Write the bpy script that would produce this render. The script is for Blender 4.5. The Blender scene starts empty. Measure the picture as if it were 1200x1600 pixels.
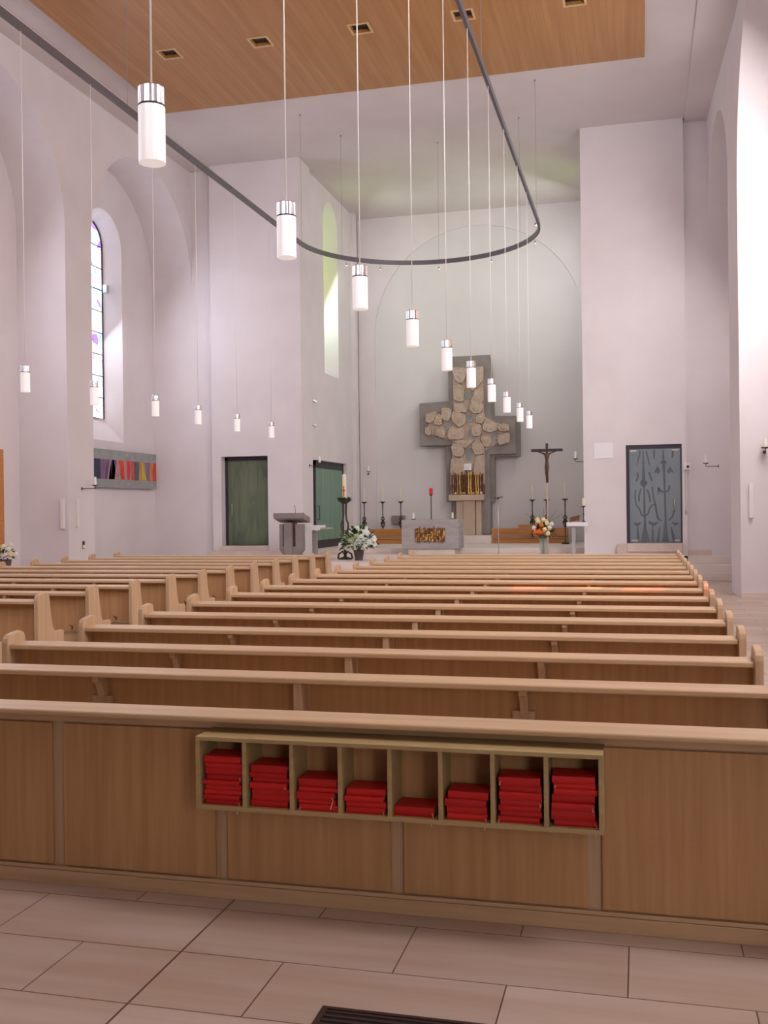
import bpy, bmesh, math, random
from math import sin, cos, pi, radians as rad, sqrt
from mathutils import Vector, Matrix
random.seed(7)
sc = bpy.context.scene
COL = sc.collection

# ---------------------------------------------------------------- camera, world, light
cam_d = bpy.data.cameras.new('camera'); cam = bpy.data.objects.new('camera', cam_d); COL.objects.link(cam)
sc.camera = cam
cam_d.sensor_fit = 'VERTICAL'; cam_d.sensor_height = 36.0; cam_d.sensor_width = 27.0
cam_d.lens = 1583.0 / 1600.0 * 36.0
cam_d.clip_start = 0.05; cam_d.clip_end = 200
def cam_axes(yaw, pitch, roll):
    f = Vector((-sin(yaw)*cos(pitch), cos(yaw)*cos(pitch), sin(pitch)))
    r = Vector((cos(yaw), sin(yaw), 0)); u = r.cross(f)
    return cos(roll)*r + sin(roll)*u, -sin(roll)*r + cos(roll)*u, f
r_, u_, f_ = cam_axes(rad(14.216), rad(-0.149), rad(-0.695))
cam.matrix_world = Matrix(((r_.x, u_.x, -f_.x, 0), (r_.y, u_.y, -f_.y, 0), (r_.z, u_.z, -f_.z, 1.65), (0, 0, 0, 1)))

world = bpy.data.worlds.new('world'); sc.world = world; world.use_nodes = True
bgn = world.node_tree.nodes['Background']
bgn.inputs[0].default_value = (0.85, 0.93, 1.0, 1); bgn.inputs[1].default_value = 1.0

def light(name, kind, loc, direction, energy, color, **kw):
    d = bpy.data.lights.new(name, kind); d.energy = energy; d.color = color
    for k, v in kw.items(): setattr(d, k, v)
    o = bpy.data.objects.new(name, d); COL.objects.link(o); o.location = loc
    o.rotation_euler = Vector(direction).to_track_quat('-Z', 'Y').to_euler()
    return o
SUN_DIR = (-0.56, 0.06, -0.80)
light('sun', 'SUN', (20, 5, 30), SUN_DIR, 9.0, (1.0, 0.86, 0.66), angle=rad(0.6))
RW = [4.3, 10.2, 16.1, 21.55]     # centres of the right-hand niches (y)
LW = [3.85, 9.75, 15.65, 21.55]   # centres of the left-hand niches
for y, e, d in ((-1.6, 120, (-1, 1.0, -0.3)), (4.3, 330, (-1, 1.0, -0.5)), (10.2, 430, (-1, 0.6, -0.75)), (16.1, 360, (-1, 0.75, -0.6)), (21.55, 120, (-1, -0.1, -0.7))):  # rearmost lamp has no window; added to light the pew backs
    light('daylight_right_side', 'AREA', (2.60, y - 0.2, 6.2), d, e, (1.0, 0.93, 0.93), shape='RECTANGLE', size=1.5, size_y=4.8)
for i, y in enumerate(LW):
    light('daylight_left_window', 'AREA', (-12.12, y, 6.4), (1, 0.1, -0.7), 90, (0.90, 0.88, 1.0), shape='RECTANGLE', size=1.1, size_y=4.4)
light('rear_fill', 'AREA', (-4.7, -5.3, 7.8), (0, 1, -0.30), 310, (1.0, 0.93, 0.97), shape='RECTANGLE', size=7.0, size_y=3.2)  # added fill from behind the camera for faces turned to the rear
light('daylight_chancel_window', 'AREA', (-8.17, 26.8, 7.9), (1, 0.5, -0.5), 42, (0.96, 1.0, 0.97), shape='RECTANGLE', size=0.8, size_y=3.8)
light('daylight_chancel_window_right', 'AREA', (-1.16, 26.8, 7.9), (-1, 0.6, -0.55), 85, (0.97, 0.98, 1.0), shape='RECTANGLE', size=0.8, size_y=3.8)

light('low_right_fill', 'AREA', (2.5, -1.6, 1.9), (-0.5, 1, -0.05), 62, (1.0, 0.93, 0.90), shape='RECTANGLE', size=1.4, size_y=2.2)  # added low fill for the pew backs; no glazed entrance stands there
vs = sc.view_settings
vs.view_transform = 'Standard'; vs.look = 'None'; vs.gamma = 1.0; vs.use_curve_mapping = False
vs.exposure = 0.0

# ---------------------------------------------------------------- materials
def lin(c):
    return tuple(((v/255)/12.92 if v/255 <= 0.04045 else ((v/255+0.055)/1.055)**2.4) for v in c)
def newmat(name):
    m = bpy.data.materials.new(name); m.use_nodes = True
    nt = m.node_tree; return m, nt, nt.nodes, nt.links, nt.nodes['Principled BSDF']
def coords(N, L, scale=(1,1,1), kind='Object', rnd=False):
    tc = N.new('ShaderNodeTexCoord'); mp = N.new('ShaderNodeMapping'); mp.inputs['Scale'].default_value = scale
    L.new(tc.outputs[kind], mp.inputs[0])
    if rnd:
        oi = N.new('ShaderNodeObjectInfo'); mu = N.new('ShaderNodeMath'); mu.operation = 'MULTIPLY'; mu.inputs[1].default_value = 17.0
        cb = N.new('ShaderNodeCombineXYZ'); L.new(oi.outputs['Random'], mu.inputs[0])
        for i in range(3): L.new(mu.outputs[0], cb.inputs[i])
        L.new(cb.outputs[0], mp.inputs['Location'])
    return mp.outputs[0]
def ramp(N, L, fac, stops):
    r = N.new('ShaderNodeValToRGB'); els = r.color_ramp.elements
    while len(els) < len(stops): els.new(0.5)
    for e, (p, c) in zip(els, stops): e.position = p; e.color = (*c, 1)
    L.new(fac, r.inputs[0]); return r.outputs[0]
def noisy(name, c1, c2, scale=(4,4,4), rough=0.6, bump=0.1, bscale=30, metal=0.0, detail=4, lo=0.35, hi=0.65, rnd=False, spec=0.4):
    m, nt, N, L, P = newmat(name)
    v = coords(N, L, scale, rnd=rnd)
    n = N.new('ShaderNodeTexNoise'); n.inputs['Scale'].default_value = 1; n.inputs['Detail'].default_value = detail
    L.new(v, n.inputs['Vector'])
    L.new(ramp(N, L, n.outputs[0], [(lo, c1), (hi, c2)]), P.inputs['Base Color'])
    P.inputs['Roughness'].default_value = rough; P.inputs['Metallic'].default_value = metal
    P.inputs['Specular IOR Level'].default_value = spec
    if bump:
        v2 = coords(N, L, (bscale,)*3)
        n2 = N.new('ShaderNodeTexNoise'); n2.inputs['Scale'].default_value = 1; n2.inputs['Detail'].default_value = 3
        L.new(v2, n2.inputs['Vector'])
        b = N.new('ShaderNodeBump'); b.inputs['Strength'].default_value = bump; b.inputs['Distance'].default_value = 0.02
        L.new(n2.outputs[0], b.inputs['Height']); L.new(b.outputs[0], P.inputs['Normal'])
    return m
def plain(name, c, rough=0.5, metal=0.0, emis=None, es=0.0, spec=0.4, **kw):
    m, nt, N, L, P = newmat(name)
    P.inputs['Base Color'].default_value = (*c, 1); P.inputs['Roughness'].default_value = rough
    P.inputs['Metallic'].default_value = metal; P.inputs['Specular IOR Level'].default_value = spec
    n = N.new('ShaderNodeTexNoise'); n.inputs['Scale'].default_value = 12
    mr = N.new('ShaderNodeMapRange'); mr.inputs['To Min'].default_value = max(0.02, rough-0.05); mr.inputs['To Max'].default_value = min(1, rough+0.05)
    L.new(n.outputs[0], mr.inputs[0]); L.new(mr.outputs[0], P.inputs['Roughness'])
    if emis: P.inputs['Emission Color'].default_value = (*emis, 1); P.inputs['Emission Strength'].default_value = es
    return m

def carved(name, c1, c2, scale, rough, bump, bscale, **kw):
    m = noisy(name, c1, c2, scale, rough, 0.0, 1, **kw); nt = m.node_tree; N = nt.nodes; L = nt.links; P = N['Principled BSDF']
    w = N.new('ShaderNodeTexWave'); w.inputs['Scale'].default_value = 4.0; w.inputs['Distortion'].default_value = 14.0; w.inputs['Detail'].default_value = 3; w.inputs['Detail Scale'].default_value = 1.6
    L.new(coords(N, L, (1.3, 1.3, 1.3)), w.inputs['Vector'])
    b = N.new('ShaderNodeBump'); b.inputs['Strength'].default_value = bump; b.inputs['Distance'].default_value = 0.03
    L.new(w.outputs['Fac'], b.inputs['Height']); L.new(b.outputs[0], P.inputs['Normal']); return m

M = {}
M['plaster'] = noisy('plaster', (0.74, 0.685, 0.70), (0.78, 0.725, 0.74), (1.2, 1.2, 1.2), 0.9, 0.25, 60, spec=0.15)
M['ceiling'] = noisy('ceiling_plaster', (0.66, 0.60, 0.595), (0.71, 0.655, 0.65), (0.6, 0.6, 0.6), 0.9, 0.1, 40, spec=0.15)
M['altar_plaster'] = noisy('altar_plaster', (0.71, 0.68, 0.69), (0.75, 0.72, 0.73), (0.7, 0.7, 0.7), 0.9, 0.1, 40, spec=0.15)
M['oak'] = noisy('oak', (0.53, 0.35, 0.195), (0.64, 0.44, 0.26), (1.2, 26, 26), 0.42, 0.04, 60, rnd=True, lo=0.3, hi=0.7, spec=0.5)
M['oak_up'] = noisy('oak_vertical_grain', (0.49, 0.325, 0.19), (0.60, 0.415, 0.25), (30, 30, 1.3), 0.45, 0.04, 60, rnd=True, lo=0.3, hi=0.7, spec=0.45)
M['oak_panel'] = noisy('oak_back_panel', (0.47, 0.255, 0.11), (0.57, 0.335, 0.155), (30, 30, 1.3), 0.45, 0.04, 60, rnd=True, lo=0.3, hi=0.7, spec=0.45)  # redder than the ledge oak: shade under the ledges put into the colour
M['oak_green'] = noisy('oak_shelf', (0.42, 0.30, 0.135), (0.50, 0.37, 0.18), (2, 30, 30), 0.5, 0.03, 60, lo=0.3, hi=0.7)
M['bench_wood'] = noisy('cherry_bench', (0.50, 0.20, 0.055), (0.60, 0.27, 0.08), (1.5, 20, 20), 0.4, 0.03, 50)
M['seat_pad'] = noisy('seat_pad', (0.30, 0.20, 0.17), (0.36, 0.25, 0.21), (20, 20, 20), 0.85, 0.1, 80)
M['dark'] = plain('pit_shade', (0.02, 0.018, 0.018), 0.7)
M['black_iron'] = noisy('wrought_iron', (0.06, 0.045, 0.04), (0.11, 0.08, 0.07), (20, 20, 20), 0.5, 0.2, 60, metal=0.7)
M['rail'] = plain('grey_rail', (0.16, 0.155, 0.17), 0.45, 0.5)
M['chrome'] = plain('chrome', (0.82, 0.82, 0.84), 0.16, 1.0)
M['steel'] = plain('brushed_steel', (0.55, 0.55, 0.56), 0.35, 0.9)
M['cord'] = plain('white_cord', (0.85, 0.82, 0.78), 0.5, emis=None)
M['wire'] = plain('thin_wire', (0.35, 0.33, 0.33), 0.5, 0.5)
M['rubber'] = plain('black_ring', (0.02, 0.02, 0.02), 0.5)
M['shade'] = plain('opal_glass', (0.93, 0.90, 0.89), 0.25, emis=(1.0, 0.90, 0.89), es=0.24, spec=0.5)
M['grey_stone'] = noisy('grey_sandstone', (0.25, 0.215, 0.205), (0.31, 0.27, 0.26), (2.5, 2.5, 2.5), 0.8, 0.3, 50)
M['altar_stone'] = noisy('altar_stone', (0.35, 0.325, 0.32), (0.42, 0.39, 0.39), (3, 3, 12), 0.8, 0.3, 50)
M['pale_stone'] = noisy('pale_limestone', (0.70, 0.61, 0.56), (0.77, 0.68, 0.63), (2, 2, 2), 0.6, 0.05, 40)
M['pink_stone'] = noisy('pink_marble', (0.62, 0.50, 0.45), (0.70, 0.58, 0.53), (3, 3, 3), 0.5, 0.05, 40)
M['relief'] = carved('relief_sandstone', (0.52, 0.395, 0.315), (0.62, 0.49, 0.40), (9, 9, 9), 0.85, 0.55, 9, lo=0.3, hi=0.7)
M['pedestal'] = noisy('pedestal_sandstone', (0.50, 0.38, 0.29), (0.57, 0.45, 0.35), (3, 3, 3), 0.8, 0.2, 40)
M['inlay'] = noisy('grey_glass_inlay', (0.25, 0.262, 0.258), (0.32, 0.332, 0.325), (6, 6, 6), 0.35, 0.0)
M['gold'] = noisy('gilded_bronze', (0.75, 0.45, 0.10), (0.95, 0.68, 0.25), (20, 20, 20), 0.3, 0.6, 60, metal=0.9)
M['bronze'] = noisy('dark_bronze', (0.12, 0.05, 0.025), (0.28, 0.13, 0.06), (25, 25, 25), 0.4, 0.8, 60, metal=0.6)
M['amethyst'] = noisy('smoky_crystal', (0.18, 0.08, 0.08), (0.50, 0.36, 0.34), (18, 18, 18), 0.2, 0.4, 30)
M['wax'] = plain('candle_wax', (0.88, 0.80, 0.58), 0.5, spec=0.3)
M['wax_white'] = plain('white_wax', (0.90, 0.87, 0.82), 0.5, spec=0.3)
M['red_glass'] = plain('red_glass', (0.65, 0.01, 0.02), 0.25, emis=(0.9, 0.02, 0.03), es=0.25)
M['red'] = plain('red_paint', (0.62, 0.05, 0.02), 0.5)
M['cloth'] = plain('white_cloth', (0.84, 0.83, 0.86), 0.9)
M['white'] = plain('white_enamel', (0.82, 0.78, 0.76), 0.5)
M['crosswood'] = noisy('dark_stained_wood', (0.025, 0.02, 0.025), (0.05, 0.04, 0.045), (20, 20, 2), 0.5, 0.1, 40)
M['corpus'] = plain('carved_bronze_figure', (0.10, 0.05, 0.04), 0.45, 0.4)
M['leaf'] = noisy('dark_green_leaf', (0.015, 0.05, 0.012), (0.05, 0.12, 0.03), (15, 15, 15), 0.5, 0.1)
M['petal'] = noisy('white_petal', (0.80, 0.84, 0.74), (0.90, 0.90, 0.86), (30, 30, 30), 0.7, 0.8, 50)
M['petal_green'] = noisy('greenish_petal', (0.45, 0.58, 0.25), (0.72, 0.78, 0.52), (30, 30, 30), 0.7, 0.8, 50)
M['petal_orange'] = noisy('orange_petal', (0.85, 0.12, 0.02), (0.95, 0.26, 0.04), (30, 30, 30), 0.7, 0.6, 50)
M['petal_yellow'] = noisy('cream_yellow_petal', (0.85, 0.72, 0.30), (0.92, 0.85, 0.55), (30, 30, 30), 0.7, 0.6, 50)
M['pot'] = noisy('brown_pot', (0.09, 0.06, 0.05), (0.13, 0.09, 0.08), (10, 10, 10), 0.6, 0.1)
M['hook'] = plain('black_metal_hook', (0.03, 0.025, 0.025), 0.35, 0.8)
M['door_frame'] = plain('dark_steel_frame', (0.05, 0.045, 0.06), 0.5, 0.3)
M['door_glass'] = noisy('blue_grey_frosted_glass', (0.17, 0.215, 0.25), (0.24, 0.285, 0.31), (1.2, 1.2, 0.7), 0.3, 0.0, spec=0.5)
M['etch'] = noisy('dark_etched_motif', (0.105, 0.12, 0.14), (0.14, 0.155, 0.17), (2, 2, 2), 0.45, 0.0)
M['spot_dark'] = plain('spotlight_black_glass', (0.015, 0.018, 0.02), 0.15)
M['frame_wood'] = noisy('pale_maple_frame', (0.62, 0.42, 0.20), (0.68, 0.48, 0.25), (20, 20, 2), 0.5, 0.0)
M['plaque'] = plain('grey_plaque', (0.28, 0.25, 0.22), 0.6)
M['grate'] = plain('grate_metal', (0.10, 0.065, 0.06), 0.5, 0.6)
M['art_glass'] = noisy('grey_green_glass', (0.27, 0.29, 0.285), (0.33, 0.35, 0.34), (3, 3, 3), 0.2, 0.0)
M['clear'] = None
m, nt, N, L, P = newmat('clear_glass'); P.inputs['Base Color'].default_value = (0.8, 0.86, 0.82, 1)
P.inputs['Transmission Weight'].default_value = 0.85; P.inputs['Roughness'].default_value = 0.08; P.inputs['IOR'].default_value = 1.3; M['clear'] = m

# book covers: red cloth, slightly different per book
m, nt, N, L, P = newmat('red_book_cloth')
oi = N.new('ShaderNodeObjectInfo'); L.new(ramp(N, L, oi.outputs['Random'], [(0.0, (0.50, 0.006, 0.006)), (1.0, (0.68, 0.014, 0.010))]), P.inputs['Base Color'])
nz = N.new('ShaderNodeTexNoise'); nz.inputs['Scale'].default_value = 900; bp = N.new('ShaderNodeBump'); bp.inputs['Strength'].default_value = 0.2; bp.inputs['Distance'].default_value = 0.001
L.new(nz.outputs[0], bp.inputs['Height']); L.new(bp.outputs[0], P.inputs['Normal']); P.inputs['Roughness'].default_value = 0.6; M['book'] = m
M['pages'] = plain('book_pages', (0.62, 0.55, 0.45), 0.8)
M['ribbon'] = plain('white_ribbon', (0.75, 0.68, 0.62), 0.6)

# timber ceiling: strips running along the nave
m, nt, N, L, P = newmat('timber_ceiling')
v = coords(N, L, (7.0, 0.35, 1))
n1 = N.new('ShaderNodeTexNoise'); n1.inputs['Scale'].default_value = 1; n1.inputs['Detail'].default_value = 5; L.new(v, n1.inputs['Vector'])
c1 = ramp(N, L, n1.outputs[0], [(0.3, (0.37, 0.165, 0.045)), (0.7, (0.47, 0.235, 0.08))])
tc = N.new('ShaderNodeTexCoord'); sx = N.new('ShaderNodeSeparateXYZ'); L.new(tc.outputs['Object'], sx.inputs[0])
fr = N.new('ShaderNodeMath'); fr.operation = 'PINGPONG'; fr.inputs[1].default_value = 0.06; L.new(sx.outputs[0], fr.inputs[0])
ls = N.new('ShaderNodeMath'); ls.operation = 'LESS_THAN'; ls.inputs[1].default_value = 0.004; L.new(fr.outputs[0], ls.inputs[0])
mx = N.new('ShaderNodeMix'); mx.data_type = 'RGBA'; L.new(ls.outputs[0], mx.inputs[0]); L.new(c1, mx.inputs[6]); mx.inputs[7].default_value = (0.34, 0.155, 0.045, 1)
L.new(mx.outputs[2], P.inputs['Base Color']); P.inputs['Roughness'].default_value = 0.42; M['timber'] = m

# floor: limestone slabs in running bond, with one long joint
m, nt, N, L, P = newmat('limestone_slabs')
tc = N.new('ShaderNodeTexCoord'); mp = N.new('ShaderNodeMapping'); mp.inputs['Location'].default_value = (0.06+0.815*20.5, -3.49+0.41*42, 0)
L.new(tc.outputs['Object'], mp.inputs[0])
br = N.new('ShaderNodeTexBrick'); br.offset = 0.5; br.squash = 1.0; br.inputs['Scale'].default_value = 1.0
br.inputs['Brick Width'].default_value = 0.815; br.inputs['Row Height'].default_value = 0.41; br.inputs['Mortar Size'].default_value = 0.0028
br.inputs['Mortar Smooth'].default_value = 0.1; br.inputs['Bias'].default_value = 0.0
br.inputs['Color1'].default_value = (0.0, 0.0, 0.0, 1); br.inputs['Color2'].default_value = (1, 1, 1, 1); br.inputs['Mortar'].default_value = (0.5, 0.5, 0.5, 1)
L.new(mp.outputs[0], br.inputs['Vector'])
base = ramp(N, L, br.outputs['Color'], [(0.0, (0.52, 0.40, 0.33)), (1.0, (0.62, 0.50, 0.43))])
v = coords(N, L, (1.0, 9.0, 1)); n1 = N.new('ShaderNodeTexNoise'); n1.inputs['Scale'].default_value = 1; n1.inputs['Detail'].default_value = 6; L.new(v, n1.inputs['Vector'])
vein = ramp(N, L, n1.outputs[0], [(0.35, (0.86, 0.80, 0.72)), (0.62, (1.0, 1.0, 1.0))])
mx = N.new('ShaderNodeMix'); mx.data_type = 'RGBA'; mx.blend_type = 'MULTIPLY'; mx.inputs[0].default_value = 0.9; L.new(base, mx.inputs[6]); L.new(vein, mx.inputs[7])
n2 = N.new('ShaderNodeTexNoise'); n2.inputs['Scale'].default_value = 22; n2.inputs['Detail'].default_value = 4
sp = ramp(N, L, n2.outputs[0], [(0.27, (0.55, 0.45, 0.38)), (0.33, (1, 1, 1))])
mx2 = N.new('ShaderNodeMix'); mx2.data_type = 'RGBA'; mx2.blend_type = 'MULTIPLY'; mx2.inputs[0].default_value = 0.6; L.new(mx.outputs[2], mx2.inputs[6]); L.new(sp, mx2.inputs[7])
sx = N.new('ShaderNodeSeparateXYZ'); L.new(tc.outputs['Object'], sx.inputs[0])
ad = N.new('ShaderNodeMath'); ad.operation = 'ADD'; ad.inputs[1].default_value = 1.69; L.new(sx.outputs[0], ad.inputs[0])
ab = N.new('ShaderNodeMath'); ab.operation = 'ABSOLUTE'; L.new(ad.outputs[0], ab.inputs[0])
lt = N.new('ShaderNodeMath'); lt.operation = 'LESS_THAN'; lt.inputs[1].default_value = 0.0045; L.new(ab.outputs[0], lt.inputs[0])
mxx = N.new('ShaderNodeMath'); mxx.operation = 'MAXIMUM'; L.new(lt.outputs[0], mxx.inputs[0]); L.new(br.outputs['Fac'], mxx.inputs[1])
mx3 = N.new('ShaderNodeMix'); mx3.data_type = 'RGBA'; L.new(mxx.outputs[0], mx3.inputs[0]); L.new(mx2.outputs[2], mx3.inputs[6]); mx3.inputs[7].default_value = (0.13, 0.08, 0.065, 1)
L.new(mx3.outputs[2], P.inputs['Base Color']); P.inputs['Roughness'].default_value = 0.38; M['floor'] = m

# green textured doors
def streaky(name, stops, scale, rough):
    m, nt, N, L, P = newmat(name); v = coords(N, L, scale)
    n = N.new('ShaderNodeTexNoise'); n.inputs['Scale'].default_value = 1; n.inputs['Detail'].default_value = 5; n.inputs['Distortion'].default_value = 1.2
    L.new(v, n.inputs['Vector']); L.new(ramp(N, L, n.outputs[0], stops), P.inputs['Base Color']); P.inputs['Roughness'].default_value = rough
    return m
M['green_door'] = streaky('olive_green_glass_door', [(0.3, (0.09, 0.115, 0.085)), (0.5, (0.14, 0.175, 0.115)), (0.7, (0.17, 0.21, 0.13))], (5, 5, 1.0), 0.35)
M['green_door2'] = streaky('sea_green_door', [(0.3, (0.10, 0.22, 0.16)), (0.5, (0.15, 0.29, 0.21)), (0.7, (0.21, 0.32, 0.25))], (6, 6, 0.6), 0.4)

# stained glass: mosaic of coloured cells; daylight put in as emission unless see-through
def stained(name, stops, strength, scale=(2.2, 2.2, 2.6), see_through=0.0):
    m, nt, N, L, P = newmat(name); N.remove(P); out = [n for n in N if n.type == 'OUTPUT_MATERIAL'][0]
    v = coords(N, L, scale); vo = N.new('ShaderNodeTexVoronoi'); vo.inputs['Scale'].default_value = 1.3; L.new(v, vo.inputs['Vector'])
    sp = N.new('ShaderNodeSeparateColor'); L.new(vo.outputs['Color'], sp.inputs[0])
    c = ramp(N, L, sp.outputs[0], stops)
    N[[n.name for n in N if n.type == 'VALTORGB'][-1]].color_ramp.interpolation = 'CONSTANT'
    if see_through:
        t = N.new('ShaderNodeBsdfTransparent'); L.new(c, t.inputs[0]); L.new(t.outputs[0], out.inputs[0])
    else:
        e = N.new('ShaderNodeEmission'); e.inputs[1].default_value = strength; L.new(c, e.inputs[0]); L.new(e.outputs[0], out.inputs[0])
    return m
M['glass_blue'] = stained('stained_glass_blue', [(0.0, (0.95, 0.95, 1.0)), (0.30, (0.30, 0.55, 0.85)), (0.42, (0.9, 0.93, 1.0)), (0.62, (0.25, 0.13, 0.75)), (0.72, (0.35, 0.75, 0.80)), (0.80, (0.95, 0.9, 1.0))], 3.2)
M['glass_green'] = stained('stained_glass_green', [(0.0, (0.50, 0.85, 0.06)), (0.35, (0.55, 0.65, 0.95)), (0.55, (0.75, 0.85, 0.12)), (0.8, (0.20, 0.60, 0.30))], 2.4, (0.8, 0.8, 0.7))
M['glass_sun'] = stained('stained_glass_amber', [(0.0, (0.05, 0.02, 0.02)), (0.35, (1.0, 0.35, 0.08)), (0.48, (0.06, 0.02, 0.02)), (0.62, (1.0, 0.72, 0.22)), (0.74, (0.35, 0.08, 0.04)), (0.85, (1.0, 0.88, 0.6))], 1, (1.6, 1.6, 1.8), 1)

M['glass_dim'] = stained('stained_glass_dark', [(0.0, (0.04, 0.02, 0.03)), (0.5, (0.10, 0.04, 0.02)), (0.8, (0.05, 0.05, 0.12))], 1, (1.6, 1.6, 1.8), 1)  # unseen panes darkened to keep unwanted sun off the pews

# ---------------------------------------------------------------- mesh builder
class MB:
    def __init__(s): s.v = []; s.f = []; s.m = []; s.sm = []
    def add(s, vs_, fs, mi=0, smooth=False):
        b = len(s.v); s.v += [tuple(p) for p in vs_]; s.f += [tuple(b+i for i in f) for f in fs]; s.m += [mi]*len(fs); s.sm += [smooth]*len(fs)
        return s
    def box(s, x0, x1, y0, y1, z0, z1, mi=0):
        return s.add([(x0,y0,z0),(x1,y0,z0),(x1,y1,z0),(x0,y1,z0),(x0,y0,z1),(x1,y0,z1),(x1,y1,z1),(x0,y1,z1)],
              [(0,3,2,1),(4,5,6,7),(0,1,5,4),(1,2,6,5),(2,3,7,6),(3,0,4,7)], mi)
    def prism(s, pts, axis, a0, a1, mi=0):
        n = len(pts)
        def P(p, a):
            return {'x': (a, p[0], p[1]), 'y': (p[0], a, p[1]), 'z': (p[0], p[1], a)}[axis]
        return s.add([P(p, a0) for p in pts]+[P(p, a1) for p in pts],
              [tuple(range(n))[::-1], tuple(range(n, 2*n))]+[(i, (i+1) % n, n+(i+1) % n, n+i) for i in range(n)], mi)
    def tube(s, path, r, n=8, mi=0, cap=True, smooth=True):
        path = [Vector(p) for p in path]; k = len(path); rs = r if isinstance(r, (list, tuple)) else [r]*k
        vs_ = []; up = None
        for i, p in enumerate(path):
            t = (path[min(i+1, k-1)]-path[max(i-1, 0)]).normalized()
            if up is None:
                up = Vector((0, 0, 1)) if abs(t.z) < 0.9 else Vector((1, 0, 0))
            a = t.cross(up).normalized(); b = a.cross(t).normalized(); up = b
            for j in range(n):
                th = 2*pi*j/n; vs_.append(p+(a*cos(th)+b*sin(th))*rs[i])
        fs = [(i*n+j, i*n+(j+1) % n, (i+1)*n+(j+1) % n, (i+1)*n+j) for i in range(k-1) for j in range(n)]
        s.add(vs_, fs, mi, smooth)
        if cap:
            b = len(s.v)-k*n; s.f += [tuple(b+j for j in range(n))[::-1], tuple(b+(k-1)*n+j for j in range(n))]; s.m += [mi]*2; s.sm += [False]*2
        return s
    def lathe(s, prof, c=(0, 0, 0), n=20, mi=0, smooth=True):
        vs_ = [(c[0]+r*cos(2*pi*j/n), c[1]+r*sin(2*pi*j/n), c[2]+z) for r, z in prof for j in range(n)]
        fs = [(i*n+j, i*n+(j+1) % n, (i+1)*n+(j+1) % n, (i+1)*n+j) for i in range(len(prof)-1) for j in range(n)]
        s.add(vs_, fs, mi, smooth); b = len(s.v)-len(vs_); k = len(prof)
        if prof[0][0] > 1e-4: s.f.append(tuple(b+j for j in range(n))[::-1]); s.m.append(mi); s.sm.append(False)
        if prof[-1][0] > 1e-4: s.f.append(tuple(b+(k-1)*n+j for j in range(n))); s.m.append(mi); s.sm.append(False)
        return s
    def blob(s, c, r, jit=0.0, mi=0, sub=2, sq=(1, 1, 1), rng=random):
        bm = bmesh.new(); bmesh.ops.create_icosphere(bm, subdivisions=sub, radius=1)
        vs_ = []
        for v in bm.verts:
            k = r*(1+rng.uniform(-jit, jit)); vs_.append((c[0]+v.co.x*k*sq[0], c[1]+v.co.y*k*sq[1], c[2]+v.co.z*k*sq[2]))
        fs = [tuple(v.index for v in f.verts) for f in bm.faces]; bm.free()
        return s.add(vs_, fs, mi, jit < 0.12)
    def build(s, name, mats, parent=None, bevel=0.0, recalc=True):
        me = bpy.data.meshes.new(name); me.from_pydata(s.v, [], s.f)
        mats = mats if isinstance(mats, (list, tuple)) else [mats]
        for m_ in mats: me.materials.append(m_)
        for p, mi, sm in zip(me.polygons, s.m, s.sm): p.material_index = mi; p.use_smooth = sm
        me.update()
        if recalc:
            bm = bmesh.new(); bm.from_mesh(me); bmesh.ops.recalc_face_normals(bm, faces=bm.faces)
            for e in bm.edges:
                if len(e.link_faces) == 2 and e.calc_face_angle(0) > rad(38): e.smooth = False
            bm.to_mesh(me); bm.free()
        o = bpy.data.objects.new(name, me); COL.objects.link(o)
        if parent: o.parent = parent
        if bevel:
            b = o.modifiers.new('bevel', 'BEVEL'); b.width = bevel; b.segments = 2; b.limit_method = 'ANGLE'; b.angle_limit = rad(40)
        return o
def tag(o, label, cat, group=None):
    o['label'] = label; o['category'] = cat
    if group: o['group'] = group
    return o
def thing(name, label, cat, loc=(0, 0, 0), group=None, rz=0):
    o = bpy.data.objects.new(name, None); COL.objects.link(o); o.location = loc; o.rotation_euler = (0, 0, rz); o.empty_display_size = 0.1
    return tag(o, label, cat, group)
def struct(o): o['kind'] = 'structure'; return o
def dup(root, loc, label):
    r = root.copy(); COL.objects.link(r); r.location = loc; r['label'] = label
    for ch in list(root.children):
        c = ch.copy(); COL.objects.link(c); c.parent = r
        for g in list(ch.children):
            d = g.copy(); COL.objects.link(d); d.parent = c
    return r
def box(name, b, mat, parent=None, bevel=0.0): return MB().box(*b).build(name, mat, parent, bevel)

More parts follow.
